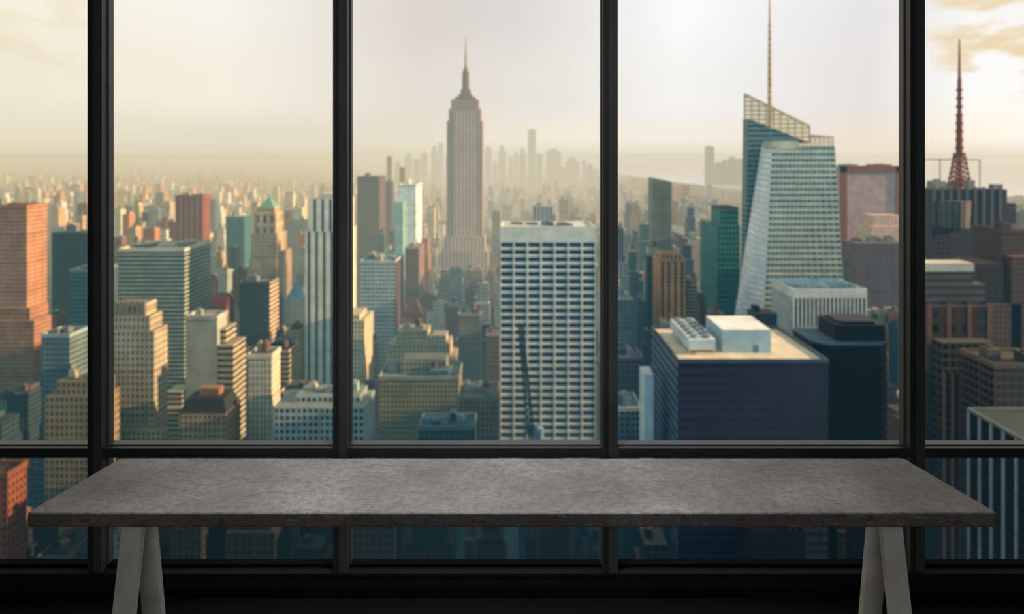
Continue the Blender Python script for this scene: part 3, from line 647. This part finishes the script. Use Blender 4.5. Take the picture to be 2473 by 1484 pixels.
t.roof(x0+4, x1-3, Y+6, Y+48, zt-1, 5, ['c3cdc8', '9fb0b4', 'dcdcd0'], 7)
# navy flat roofed block
Y0_, Y1_ = 350, 416; x0, x1 = X(1637, Y0_), X(2000, Y0_); zt = Z(870, Y0_)
t = Bld('office_block', 'large navy block with flat cream roof and white rooftop boxes', 'the navy flat roofed block', x0, x1, Y0_, Y1_, zt, 1360)
b = MB(); b.box(x0, x1, Y0_, Y1_, G, zt-1, (0, 0, 0, 2), 1, 2.6, 4.4); t.part('body', b, [facade('1b2b44', '121c30', .8, .5, .4), plain('e4d4b8'), facade('22405c', '7497b0', .5, .5, .3)])
b = MB(); b.ring(x0-.3, x1+.3, Y0_-.3, Y1_+.3, zt-1.6, 2.0, 1.1); t.part('parapet', b, [plain('3c5060')])
px0, px1, py0, py1 = X(1745, 366), X(1862, 366), 366, 397
b = MB(); b.box(px0, px1, py0, py1, zt-1, zt+11); t.part('penthouse', b, [plain('a4c2ce'), plain('f4f4ec')], 'pale blue rooftop penthouse')
b = MB(); b.box(px1-9, px1-6.5, py0-.1, py0+.2, zt-1, zt+3); t.part('penthouse_door', b, [plain('5a8096'), plain('5a8096')])
ux0, ux1, uy0, uy1 = X(1662, 364), X(1726, 364), 362, 405
cu = MB()
for i in range(5):
    for xx in (ux0+.4, ux1-.8): cu.box(xx, xx+.5, uy0+1+i*9.5, uy0+1.5+i*9.5, zt-1, zt+1.5)
cu.box(ux0, ux1, uy0, uy1, zt+1.5, zt+7)
uo = t.part('cooling_unit', cu, [plain('c9d8da'), plain('f0f0e8')], 'white bank of cooling fans'); uo['wloc'] = tuple(t.root.location)
for i in range(6):
    for j in range(2):
        fx = ux0+(ux1-ux0)*(.27+.46*j); fy = uy0+4+i*7
        b = MB(); b.cyl(fx, fy, 2.4, zt+7, zt+8.6, 14, 2.2)
        o = b.build('fan', [plain('7f9398')], uo)
# dark octagonal building
cx_, cy_ = 211, 455
def octo(rx, ry, ch=.35): return [(cx_-rx*(1-ch), cy_-ry), (cx_+rx*(1-ch), cy_-ry), (cx_+rx, cy_-ry*(1-ch)), (cx_+rx, cy_+ry*(1-ch)), (cx_+rx*(1-ch), cy_+ry), (cx_-rx*(1-ch), cy_+ry), (cx_-rx, cy_+ry*(1-ch)), (cx_-rx, cy_-ry*(1-ch))]
zt = Z(838, 432)
t = Bld('octagonal_tower', 'black octagonal tower with darker rooftop drum right of the navy block', 'the black octagonal tower', cx_-23.5, cx_+23.5, cy_-23, cy_+23, zt, 1360)
b = MB(); b.prism(octo(23.5, 23), None, G, zt, 0, 1, 3.6, 5); t.part('body', b, [facade('10161e', '0c1018', .45, .4, .9), plain('5a6e7a')])
b = MB(); b.prism(octo(23.8, 23.3), None, zt, zt+1.2, 0, 1); t.part('parapet', b, [plain('2a3c4a'), plain('526a78')])
cx_, cy_ = 219, 455
b = MB(); b.prism(octo(16, 15, .18), None, zt+1.2, zt+11, 0, 1); b.prism(octo(12, 11, .18), None, zt+11, zt+12.5, 0, 1); t.part('rooftop_drum', b, [plain('14191c'), plain('2c3438')], 'black rooftop drum')
# antenna tower
Y = 600; x0, x1 = X(2250, Y), X(2436, Y); zt = Z(458, Y)
t = Bld('antenna_tower', 'dark tower carrying a tall red antenna mast in the far right pane', 'the antenna tower', x0, x1, Y, Y+50, zt, 740)
sm = [facade('4a3a30', '1e2024', .6, .5, .6), plain('5a5048')]
b = MB(); b.box(x0, X(2462, Y), Y, Y+50, G, Z(545, Y), 0, 1, 4, 4.4); t.part('body', b, sm)
b = MB(); b.box(x0+2, x1, Y+2, Y+46, Z(545, Y), zt, 0, 1, 5, 9); t.part('upper_tier', b, [facade('483a32', '1c1a1a', .6, .75), plain('6a6a62')])
b = MB(); b.cyl(X(2306, Y), Y+6, 14, Z(550, Y), Z(485, Y), 20, 15); t.part('drum', b, [facade('7a6a5a', '4a4440', .8, .9)])
b = MB(); b.box(X(2438, Y), X(2462, Y), Y+4, Y+40, Z(545, Y), Z(492, Y), 0, 1, 4, 4.4); t.part('side_tier', b, sm)
b = MB()
for i in range(9): b.box(X(2255+i*20, Y), X(2262+i*20, Y), Y+1.2, Y+2, Z(545, Y), Z(452, Y))
t.part('fins', b, [plain('6a5a4c'), plain('7a6a5c')])
for i, (pa, pb, pt_) in enumerate(((2258, 2270, 440), (2345, 2360, 436), (2405, 2428, 446))):
    b = MB(); b.box(X(pa, Y), X(pb, Y), Y+3, Y+9, zt, Z(pt_, Y)); t.part('roof_hut', b, [plain('8f8f86'), plain('8f8f86')])
ax, ay = X(2317, Y+20), Y+20
am = plain('96502e')
b = MB(); zb, zm = zt, Z(372, ay)
for sx in (-1, 1):
    for sy in (-1, 1): b.bar((ax+sx*6.5, ay+sy*6.5, zb), (ax+sx*2.8, ay+sy*2.8, zm), 1.2)
for i in range(7):
    z0 = zb+(zm-zb)*i/7; z1 = zb+(zm-zb)*(i+1)/7; r0 = 6.5-3.7*i/7; r1 = 6.5-3.7*(i+1)/7
    for sx in (-1, 1):
        b.bar((ax+sx*r0, ay-r0, z0), (ax-sx*r1, ay-r1, z1), .9); b.bar((ax-r0, ay+sx*r0, z0), (ax-r1, ay-sx*r1, z1), .9)
    b.ring(ax-r1-.8, ax+r1+.8, ay-r1-.8, ay+r1+.8, z1, .9, .8)
b.cyl(ax, ay, 3.2, zb, zb+9, 12); b.cyl(ax, ay, 1.5, zb+9, zm, 10)
t.part('lattice_base', b, [am])
b = MB(); b.cyl(ax, ay, 2.8, zm-2, Z(280, ay), 10, 2.3); b.cyl(ax, ay, 1.8, Z(280, ay), Z(190, ay), 10, 1.6); b.cyl(ax, ay, 1.3, Z(190, ay), Z(95, ay), 8, .6)
for i in range(8): b.cyl(ax, ay, 3.4-.12*i, Z(360-20*i, ay), Z(355-20*i, ay), 10)
t.part('antenna_mast', b, [am], 'red antenna mast')
b = MB()
xa, xb, zf = X(2270, Y+8), X(2366, Y+8), Z(386, Y+8)
for yy in (Y+8, Y+36):
    for xx in (xa, xb): b.bar((xx, yy, zt), (xx, yy, zf), .6)
    b.bar((xa, yy, zf), (xb, yy, zf), .6)
for xx in (xa, xb): b.bar((xx, Y+8, zf), (xx, Y+36, zf), .6)
t.part('sign_frame', b, [plain('8a7a6a')], 'open rooftop frame')
t.roof(x0+8, x1-4, Y+12, Y+40, zt, 4, ['7f7f76', '5c5650', 'a09c90'], 7)
# stepped brown tower far right
Y = 420; x0, x1 = X(2242, Y), X(2404, Y)
t = Bld('stepped_tower', 'brown stepped tower with pale penthouse bands in the far right pane', 'the brown stepped tower', x0, x1, Y, Y+22, Z(640, Y), 990)
b = MB(); b.box(x0, x1, Y, Y+22, G, Z(900, Y), 0, 1, 5, 5); t.part('body', b, [facade('4a382e', '141618', .62, .62, .4), plain('5a5046')])
b = MB(); b.box(x0, X(2398, Y), Y+2, Y+20, Z(900, Y), Z(742, Y), 0, 1, 10, 9); t.part('middle_tier', b, [facade('6a4632', '141518', .55, .55, .3), plain('5a4a3c')])
b = MB()
for pa in (2243, 2290, 2340, 2388): b.box(X(pa, Y), X(pa+10, Y), Y+1, Y+2, Z(900, Y), Z(736, Y))
t.part('piers', b, [plain('74503c'), plain('74503c')])
b = MB(); b.box(x0, X(2390, Y), Y+4, Y+20, Z(742, Y), Z(690, Y), 0, 1, 30, 4.5); b.box(x0, X(2366, Y), Y+6, Y+19, Z(690, Y), Z(655, Y), 0, 1, 30, 4.5); t.part('upper_tier', b, [facade('5a4e44', '26262a', 1, .5, .2), plain('5a564e')])
b = MB(); b.box(x0, X(2367, Y), Y+5.5, Y+19.5, Z(660, Y), Z(640, Y), 0, 1); t.part('penthouse', b, [plain('c5b8a8'), plain('d0c8b8')])
b = MB(); b.box(X(2275, Y-10), X(2400, Y-10), Y-10, Y-.2, G, Z(828, Y-10), 0, 1, 4.5, 5); t.part('lower_tier', b, [facade('4a443a', '15191c', .75, .62, .3), plain('4d4a42')])
b = MB()
for i in range(7): b.box(X(2276+i*20, Y-10), X(2281+i*20, Y-10), Y-10.8, Y-10, G, Z(900, Y-10))
t.part('piers', b, [plain('6a4e3c'), plain('6a4e3c')])
HB[-1].update(y0=Y-11)
t = tower('brick_tower', 'dusky red brown tower at the right edge below the antenna', 'the dusky red brown tower', 2420, 2540, 560, 526, 34, facade('5e3826', '181616', .5, .58, .7), 3.2, 4, '4a342a', 880, '5a3828', huts=2)
dk = [facade('643c2a', '181616', .5, .58, .7), plain('8a6040')]
b = MB(); b.box(X(2372, 520), t.x0, 524, 556, G, Z(640, 520), 0, 1, 3.2, 4); b.box(X(2390, 520), t.x0+10, 520, 525.9, G, Z(735, 520), 0, 1, 3.2, 4); b.box(X(2438, 522), X(2500, 522), 520, 525.9, G, Z(620, 520), 0, 1, 3.2, 4)
t.part('lower_tier', b, dk)
HB[-1].update(x0=X(2372, 520), y0=520)
t = tower('office_block', 'brown and black block at the right edge above the fin striped block', 'the brown and black block', 2400, 2560, 885, 372, 28, facade('54402c', '0e1012', .8, .64, .4), 4, 4.4, '4a4236', 990, '64523a', huts=2, hcols=['5a5040', '3a342c'])
# fin striped block
Yb = 330; x0 = X(2340, Yb); zt = Z(992, Yb)
t = Bld('office_block', 'near black block with white vertical fins in the bottom right corner', 'the black white finned block', x0, x0+60, 250, Yb, zt, 1360)
b = MB(); b.box(x0, x0+60, 250, Yb, G, zt, 0, 1, 4, 4.4); t.part('body', b, [facade('0c141a', '080c12', .8, .6, .5), plain('343c3a')])
b = MB()
for i in range(11):
    yy = Yb-.9-i*7.8; b.box(x0-.9, x0, yy, yy+.9, G, zt)
for i in range(8):
    xx = x0+i*8.4; b.box(xx, xx+.9, 249.1, 250, G, zt)
t.part('fins', b, [plain('a9b4b0'), plain('a9b4b0')], 'white vertical fins')
b = MB(); b.ring(x0-.9, x0+60, 249.1, Yb+.3, zt, 1.4, 1.0); t.part('parapet', b, [plain('6a736c')])
# crane
Yc = 497
cr = empty('tower_crane', (X(1282, Yc), Yc, G), 'dark lattice tower crane rising in front of the white grid tower', 'crane')
cm = plain('141e28')
def truss(b, p, q, w0, w1, n, t):
    p, q = Vector(p), Vector(q)
    for i in range(n):
        a = p.lerp(q, i/n); c = p.lerp(q, (i+1)/n); wa = w0+(w1-w0)*i/n; wb = w0+(w1-w0)*(i+1)/n
        cs = [(-1, -1), (1, -1), (1, 1), (-1, 1)]
        for k in range(4):
            u, v = cs[k], cs[(k+1) % 4]
            b.bar(a+Vector((u[0]*wa, u[1]*wa, 0)), c+Vector((u[0]*wb, u[1]*wb, 0)), t)
            b.bar(a+Vector((u[0]*wa, u[1]*wa, 0)), c+Vector((v[0]*wb, v[1]*wb, 0)), t*.7)
            b.bar(c+Vector((u[0]*wb, u[1]*wb, 0)), c+Vector((v[0]*wb, v[1]*wb, 0)), t*.7)
base_p = (X(1282, Yc), Yc, G); mid_p = (X(1282, Yc), Yc, Z(1040, Yc)); tip_p = (X(1257, Yc), Yc, Z(785, Yc))
b = MB(); truss(b, base_p, mid_p, 1.7, 1.7, 12, .8); b.build('mast', [cm], cr)
b = MB(); truss(b, mid_p, tip_p, 2.1, 1.5, 16, 1.0); b.build('boom', [cm], cr)
b = MB(); b.cyl(mid_p[0]+5, Yc, 4.0, mid_p[2]-5, mid_p[2]+1.5, 16); b.cyl(mid_p[0]+5, Yc, 4.0, mid_p[2]+1.5, mid_p[2]+3.2, 16, 1); b.build('turntable', [plain('6f9db4')], cr)
b = MB(); b.box(mid_p[0]-3, mid_p[0]+1, Yc-2, Yc+2, mid_p[2]-2, mid_p[2]+2.5); b.build('cab', [cm, cm], cr)
HB.append(dict(x0=X(1245, Yc), x1=X(1300, Yc), y0=Yc-6, y1=Yc+6, zt=Z(785, Yc), vb=1068, short='the tower crane'))

# --- far downtown skyline
DT = [(1275, 1294, 312, 1), (1170, 1187, 354, 0), (1203, 1222, 352, 0), (1228, 1239, 378, 0), (1241, 1252, 366, 0), (1254, 1270, 358, 0), (1296, 1311, 372, 0), (1319, 1355, 360, 0),
      (1366, 1399, 380, 0), (1406, 1416, 386, 0), (1419, 1432, 396, 0), (1041, 1056, 352, 0), (1058, 1069, 345, 0), (1016, 1032, 367, 0), (976, 994, 370, 0), (999, 1013, 384, 0), (1075, 1082, 372, 0), (1190, 1201, 385, 0), (1356, 1364, 402, 0), (1434, 1446, 408, 0), (953, 966, 388, 0)]
DTL = ['tallest tower of the far hazy downtown cluster', 'hazy far tower touching the right side of the spired skyscraper', 'hazy far tower midway between the spired skyscraper and tallest downtown tower',
       'short hazy tower left of the tallest downtown tower', 'narrow hazy tower third left of the tallest downtown tower', 'hazy tower touching the tallest downtown tower on its left', 'hazy tower touching the tallest downtown tower on its right',
       'broad hazy tower with flat top right of the tallest downtown tower', 'broad lower hazy block at the right end of downtown', 'narrow low hazy block right of the broad lower downtown block', 'low hazy block next to last on the right of downtown',
       'hazy tower just left of the spired skyscraper, second in height there', 'tallest hazy tower just left of the spired skyscraper', 'mid height hazy tower a little left of the spired skyscraper', 'hazy tower at the left part of downtown above the white slab tower',
       'low hazy tower between two taller ones on the left of downtown', 'sliver of hazy tower against the left edge of the spired skyscraper', 'low hazy block between the first two towers right of the spired skyscraper', 'small low hazy block between the two broad downtown blocks', 'last low hazy block before the third mullion', 'first hazy block on the left end of downtown']
dcol = ['6b7670', '7a8076', '626e68', '80806e']
for i, (a, c, pt, big) in enumerate(DT):
    Y = 4900+(i % 5)*130; wd = X(c, Y)-X(a, Y); zt = Z(pt, Y)
    b = MB(); x0, x1 = X(a, Y), X(c, Y); h = zt-G
    if big:
        xm = (x0+x1)/2; r = wd/2
        b.box(x0, x1, Y, Y+wd, G, zt-8, 0, 1, 6, 8); b.box(x0+wd*.2, x1-wd*.2, Y+6, Y+wd-6, zt-8, zt, 0, 1, 6, 8); b.cyl(xm, Y+r, 2, zt, zt+14, 6, .5)
    else:
        b.box(x0, x1, Y, Y+50, G, zt-h*.07*(i % 3), 0, 1, 6, 8)
        if i % 3: b.box(x0+wd*.2, x1-wd*.25, Y+8, Y+40, zt-h*.07*(i % 3), zt, 0, 1, 6, 8)
    o = b.build('hazy_tower', [facade(dcol[i % 4], '3b4a48', .5, .5), plain('6a6f66')], None, ((x0+x1)/2, Y+25, G))
    tag(o, DTL[i], 'building', 'hazy downtown towers on the horizon')
    HB.append(dict(x0=x0, x1=x1, y0=Y, y1=Y+60, zt=zt, vb=430, short=None))
for i, (a, c, pt) in enumerate([(1706, 1725, 352), (1730, 1742, 392), (1746, 1760, 386), (1764, 1776, 378), (1778, 1796, 384)]):
    Y = 5200; x0, x1 = X(a, Y), X(c, Y); zt = Z(pt, Y); b = MB()
    b.box(x0, x1, Y, Y+45, G, zt-10, 0, 1, 6, 8); b.box(x0+8, x1-8, Y+8, Y+37, zt-10, zt, 0, 1, 6, 8)
    o = b.build('hazy_tower', [facade('a3a090', '84887c', .5, .5), plain('9a9a8a')], None, ((x0+x1)/2, Y+22, G))
    tag(o, ['lone tall hazy tower across the river left of the crystal tower', 'short hazy block right after the lone tower across the river', 'middle one of the hazy blocks across the river', 'fourth hazy block across the river, near the crystal tower', 'last hazy block across the river touching the crystal tower'][i], 'building', 'hazy towers across the river')

# ------------------------------------------------------------ ordinary city blocks
STY = [('tan brick', 'c4a077', '4d4037', .45, .52), ('cream stone', 'd6c6a4', '5c574c', .45, .52), ('orange brick', 'bd7c52', '4c3228', .42, .5), ('pale grey', 'a0a69c', '46565a', .5, .5),
       ('grey green', '6c837a', '2f484a', .6, .55), ('brown brick', '7a523a', '33292a', .42, .5), ('dark glass', '263840', '16242a', .7, .6), ('white', 'dedac8', '6a7674', .5, .5), ('rust red', '8a5040', '3e2826', .42, .5), ('slate blue', '425866', '1c3240', .6, .5),
       ('banded tan', 'b8a27c', '40403a', 1, .5), ('striped cream', 'cdbf9e', '4a4a48', .45, 1), ('near black', '0c1216', '070b0e', .6, .55)]
NS = len(STY)
cand = []
Y = 318.0
while Y < 3300:
    dy = 34 if Y < 560 else (24 if Y < 1000 else 28 if Y < 1400 else 36)
    dx = 27 if Y < 560 else (18 if Y < 1000 else 21 if Y < 1400 else 26)
    n = int(.80*Y/dx)+1
    for i in range(-n, n+1):
        wd = dx*random.uniform(.5, .92); dp = dy*random.uniform(.55, .85)
        x0 = i*dx+random.uniform(0, dx-wd); y0 = Y+random.uniform(0, dy-dp-1)
        x1, y1 = x0+wd, y0+dp
        cpx = PX((x0+x1)/2, y0)
        if cpx < -120 or cpx > 2600: continue
        if any(x0 < h['x1']+2 and x1 > h['x0']-2 and y0 < h['y1']+2 and y1 > h['y0']-2 for h in HB): continue
        r = random.random()
        if Y < 392 and 250 < cpx < 2200:
            pt = random.uniform(1130, 1280) if r < .74 else random.uniform(1290, 1345)
            hh = Z(pt, y0)-G
        elif Y < 480: hh = random.uniform(25, 75)
        elif Y < 900: hh = random.uniform(40, 95) if r < .82 else random.uniform(95, 145)
        elif Y < 1800: hh = random.uniform(25, 80) if r < .84 else random.uniform(80, 150)
        else: hh = random.uniform(18, 55) if r < .9 else random.uniform(55, 110)
        if Y > 1900 and cpx > 1450: hh *= .6
        a, c = min(PX(x0, y0), PX(x0, y1)), max(PX(x1, y0), PX(x1, y1))
        for h in HB:
            if h['y0'] > y0:
                ha, hc = PX(h['x0'], h['y0']), PX(h['x1'], h['y0'])
                if a < hc and c > ha:
                    hh = min(hh, Z(min(h['vb'], 1140 if 250 < cpx < 2200 else 1400), y0)-G)
        hh = max(hh, 9)
        if cpx < 900: wts = [5, 5, 6, 2, 2, 3, 2, 4, 2, 1, 2, 2, 0] if Y > 600 else [2, 1, 1, 2, 4, 4, 6, 0, 0, 4, 2, 1, 2]
        elif cpx < 1480: wts = [5, 5, 3, 3, 2, 3, 2, 4, 0, 1, 2, 2, 0] if Y > 560 else [2, 1, 0, 2, 4, 3, 5, 0, 0, 4, 1, 1, 2]
        else: wts = [4, 4, 2, 2, 3, 4, 3, 2, 0, 3, 2, 2, 0] if Y > 600 else [0, 0, 0, 1, 2, 4, 6, 0, 0, 5, 1, 0, 3]
        if cpx > 2150: wts = [1, 0, 1, 0, 1, 6, 6, 0, 2, 2, 1, 0, 2]
        if Y < 392: wts = [0, 0, 0, 0, 0, 0, 1, 0, 0, 1, 0, 0, 12]  # nearest blocks: shade of the lower city put into dark wall colours
        st = random.choices(range(NS), wts)[0]
        cand.append(dict(x0=x0, x1=x1, y0=y0, y1=y1, zt=G+hh, st=st, form=random.choice('aabbc'), fill=True, h=hh))
    Y += dy
# rough sort by how much of each block the photo shows
SCL = 4; Wb, Hb = 2473//SCL+1, 1484//SCL+1
buf = np.zeros((Hb, Wb), bool)
def mark(a, c, t_, b_):
    a, c, t_, b_ = [int(round(v/SCL)) for v in (a, c, t_, b_)]
    return slice(max(0, t_), max(0, min(Hb, b_))), slice(max(0, a), max(0, min(Wb, c)))
for (a, c, t_, b_) in [(p, r, 0, 1484) for p, r in mw]+[(0, 2473, 1069, 1107), (0, 2473, 1360, 1484), (62, 2410, 1240, 1275), (170, 2300, 1170, 1240), (270, 2200, 1107, 1170)]:
    buf[mark(a, c, t_, b_)] = True
allb = sorted([dict(h, fill=False) for h in HB]+cand, key=lambda d: d['y0'])
vis = []
for d in allb:
    a0, c0 = PX(d['x0'], d['y0']), PX(d['x1'], d['y0']); a1, c1 = PX(d['x0'], d['y1']), PX(d['x1'], d['y1'])
    tf, tb = PY(d['zt'], d['y0']), PY(d['zt'], d['y1']); bt = PY(G, d['y0'])
    R = [mark(a0, c0, tf, bt)]
    if c1 > c0: R.append(mark(c0, c1, tf, bt))
    if a1 < a0: R.append(mark(a1, a0, tf, bt))
    if tb < tf: R.append(mark(max(a0, a1), min(c0, c1), tb, tf))
    k = 0
    for r in R:
        k += int((~buf[r]).sum())
    # only the solid lower volume hides what is behind a stepped block
    if d['fill'] and d['form'] != 'a':
        t2 = PY(d['zt']-(d['zt']-G)*(.16 if d['form'] == 'b' else .25), d['y0'])
        for r in [mark(a0, c0, t2, bt)]+([mark(c0, c1, t2, bt)] if c1 > c0 else [])+([mark(a1, a0, t2, bt)] if a1 < a0 else []): buf[r] = True
    else:
        for r in R: buf[r] = True
    d['vis'] = k
    if d['fill'] and k > 0: vis.append(d)
vis.sort(key=lambda d: -d['vis'])
NI = 440
indiv = [d for d in vis[:NI] if d['vis'] >= 6]; rest = vis[len(indiv):]
def form(b, d, m0=0, m1=1, bay=3.1, fl=3.7):
    x0, x1, y0, y1, zt = d['x0'], d['x1'], d['y0'], d['y1'], d['zt']; w_, h = x1-x0, zt-G
    if d['form'] == 'a': b.box(x0, x1, y0, y1, G, zt, m0, m1, bay, fl)
    elif d['form'] == 'b':
        b.box(x0, x1, y0, y1, G, zt-h*.16, m0, m1, bay, fl); b.box(x0+w_*.15, x1-w_*.12, y0+3, y1-3, zt-h*.16, zt, m0, m1, bay, fl)
    else:
        b.box(x0, x1, y0, y1, G, zt-h*.25, m0, m1, bay, fl); b.box(x0+w_*.1, x1-w_*.1, y0+2, y1-2, zt-h*.25, zt-h*.1, m0, m1, bay, fl); b.box(x0+w_*.25, x1-w_*.22, y0+5, y1-5, zt-h*.1, zt, m0, m1, bay, fl)
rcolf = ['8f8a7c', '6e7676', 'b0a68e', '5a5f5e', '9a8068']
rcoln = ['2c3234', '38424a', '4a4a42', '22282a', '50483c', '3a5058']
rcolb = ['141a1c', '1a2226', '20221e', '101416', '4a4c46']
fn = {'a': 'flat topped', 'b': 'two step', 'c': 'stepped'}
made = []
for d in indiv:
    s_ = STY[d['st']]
    rcol = rcolb if d['y0'] < 430 else rcoln if d['y0'] < 620 else rcolf  # nearer roofs get darker colours that stand in for street shade
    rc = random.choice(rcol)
    xc, yc = (d['x0']+d['x1'])/2, (d['y0']+d['y1'])/2
    b = MB(); form(b, d)
    nm = {'a': 'flat_block', 'b': 'setback_block', 'c': 'stepped_block'}[d['form']]
    extra = ''
    if d['vis'] > 28:
        root = empty(nm, (xc, yc, G), None, 'building', 'ordinary city blocks between the towers')
        b.build('body', [facade(*s_[1:]), plain(rc)], root)
        w_, dd = d['x1']-d['x0'], d['y1']-d['y0']; zt = d['zt']
        i_ = {'a': .08, 'b': .2, 'c': .3}[d['form']]
        ax0, ax1, ay0, ay1 = d['x0']+w_*i_, d['x1']-w_*i_, d['y0']+max(2, dd*i_), d['y1']-max(2, dd*i_)
        for kk in range(2 if d['vis'] > 60 and d['form'] == 'a' else 1):
            p = MB(); fx = ax0+(ax1-ax0)*(random.uniform(0, .15)+.5*kk); p.box(fx, fx+(ax1-ax0)*.32, ay0+(ay1-ay0)*.3, ay0+(ay1-ay0)*.8, zt, zt+random.uniform(2.5, 5)); p.build('roof_hut', [plain(random.choice(rcol)), plain(rc)], root)
        if d['form'] == 'a':
            p = MB(); p.ring(d['x0'], d['x1'], d['y0'], d['y1'], zt, 1.2, .6); p.build('parapet', [plain(s_[1])], root)
        if random.random() < .45:
            p = MB(); tx, ty = ax1-2.5, ay0+2.5
            for ex in (-1.3, 1.3):
                for ey in (-1.3, 1.3): p.box(tx+ex-.2, tx+ex+.2, ty+ey-.2, ty+ey+.2, zt, zt+2.6)
            p.cyl(tx, ty, 2.1, zt+2.6, zt+6.5); p.cyl(tx, ty, 2.4, zt+6.5, zt+8.2, r1=.1)
            p.build('water_tank', [plain('6a4c3a')], root); extra = ' with roof tank'
    else:
        root = b.build(nm, [facade(*s_[1:]), plain(rc)], None, (xc, yc, G))
        tag(root, None, 'building', 'ordinary city blocks between the towers')
    made.append((d, root, extra, xc))
# look from the photo's viewpoint: blocks that cannot be seen are left out
bpy.context.view_layer.update()
dg = bpy.context.evaluated_depsgraph_get()
cnt = {}; step = 6; org = Vector((0, 0, ZC))
for py in range(340, 1365, step):
    for px in range(2, 2473, step):
        ok, loc, nn, idx, ob, mt = SC.ray_cast(dg, org, Vector(((px-CX)/F, 1, (HY-py)/F)).normalized())
        if ok:
            while ob.parent: ob = ob.parent
            cnt[ob.name] = cnt.get(ob.name, 0)+1
lab = {}; kept = 0
made.sort(key=lambda e: -cnt.get(e[1].name, 0))
for d, root, extra, xc in made:
    n = cnt.get(root.name, 0)
    if n < 5 or kept >= 285:
        for ch in list(root.children): bpy.data.objects.remove(ch)
        bpy.data.objects.remove(root)
        if n > 0: rest.append(d)
        continue
    kept += 1
    s_ = STY[d['st']]
    # nearest landmark in the view
    p0, q0 = PX(xc, d['y0']), PY(d['zt'], d['y0'])
    best = None
    for h in HB:
        if not h['short']: continue
        hp = PX((h['x0']+h['x1'])/2, h['y0']); hw = (PX(h['x1'], h['y0'])-PX(h['x0'], h['y0']))/2
        hq = min(max(q0, PY(h['zt'], h['y0'])), h['vb'])
        dist = max(0, abs(p0-hp)-hw)+.8*abs(q0-hq)
        if best is None or dist < best[0]: best = (dist, h, hp, hw)
    _, h, hp, hw = best
    if abs(p0-hp) < hw*.9: rel = 'in front of' if d['y0'] < h['y0'] else 'behind'
    else: rel = 'left of' if p0 < hp else 'right of'
    L = '%s %s block%s %s %s' % (s_[0], fn[d['form']], extra, rel, h['short'])
    if len(L.split()) > 13: L = L.replace(' with roof tank', '')
    lab.setdefault(L, []).append((p0, root))
ordn = ['first', 'second', 'third', 'fourth', 'fifth', 'sixth', 'seventh', 'eighth', 'ninth', 'tenth']
for L, lst in lab.items():
    lst.sort(key=lambda e: e[0])
    for i, (p, o) in enumerate(lst):
        o['label'] = L if len(lst) == 1 else L+', '+('leftmost' if i == 0 else 'rightmost' if i == len(lst)-1 else ordn[i % 10]+' from left')
# the countless rest out to the horizon
b = MB()
mats = []
for s_ in STY: mats.append(facade(*s_[1:]))
mats.append(plain('a89c84'))
for d in rest: form(b, d, d['st'], NS)
for k in range(16000):
    Yq = 3450*math.exp(random.random()**1.2*math.log(5.5))
    xq = random.uniform(-.8, .8)*Yq
    if xq/Yq > .1 and Yq > 3600 and xq > 850+120*math.sin(Yq*.004): continue
    if xq/Yq > .3: continue
    if -.17*Yq-100 < xq < .14*Yq and 4700 < Yq < 5700: continue
    sz = random.uniform(9, 22)*(Yq/3300)**.5
    hh = random.uniform(6, 22) if random.random() < (.95 if Yq < 5500 else .995) else random.uniform(30, 80)
    st = random.choices(range(12), [5, 4, 5, 2, 3, 3, 1, 3, 2, 1, 1, 1])[0]
    b.box(xq, xq+sz*random.uniform(.8, 2.4), Yq, Yq+sz, G, G+hh, st, NS, 6, 6)
o = b.build('city_sprawl', mats, None, (0, 3300, G))
tag(o, 'hazy sprawl of countless small buildings reaching the horizon', 'buildings', kind='stuff')
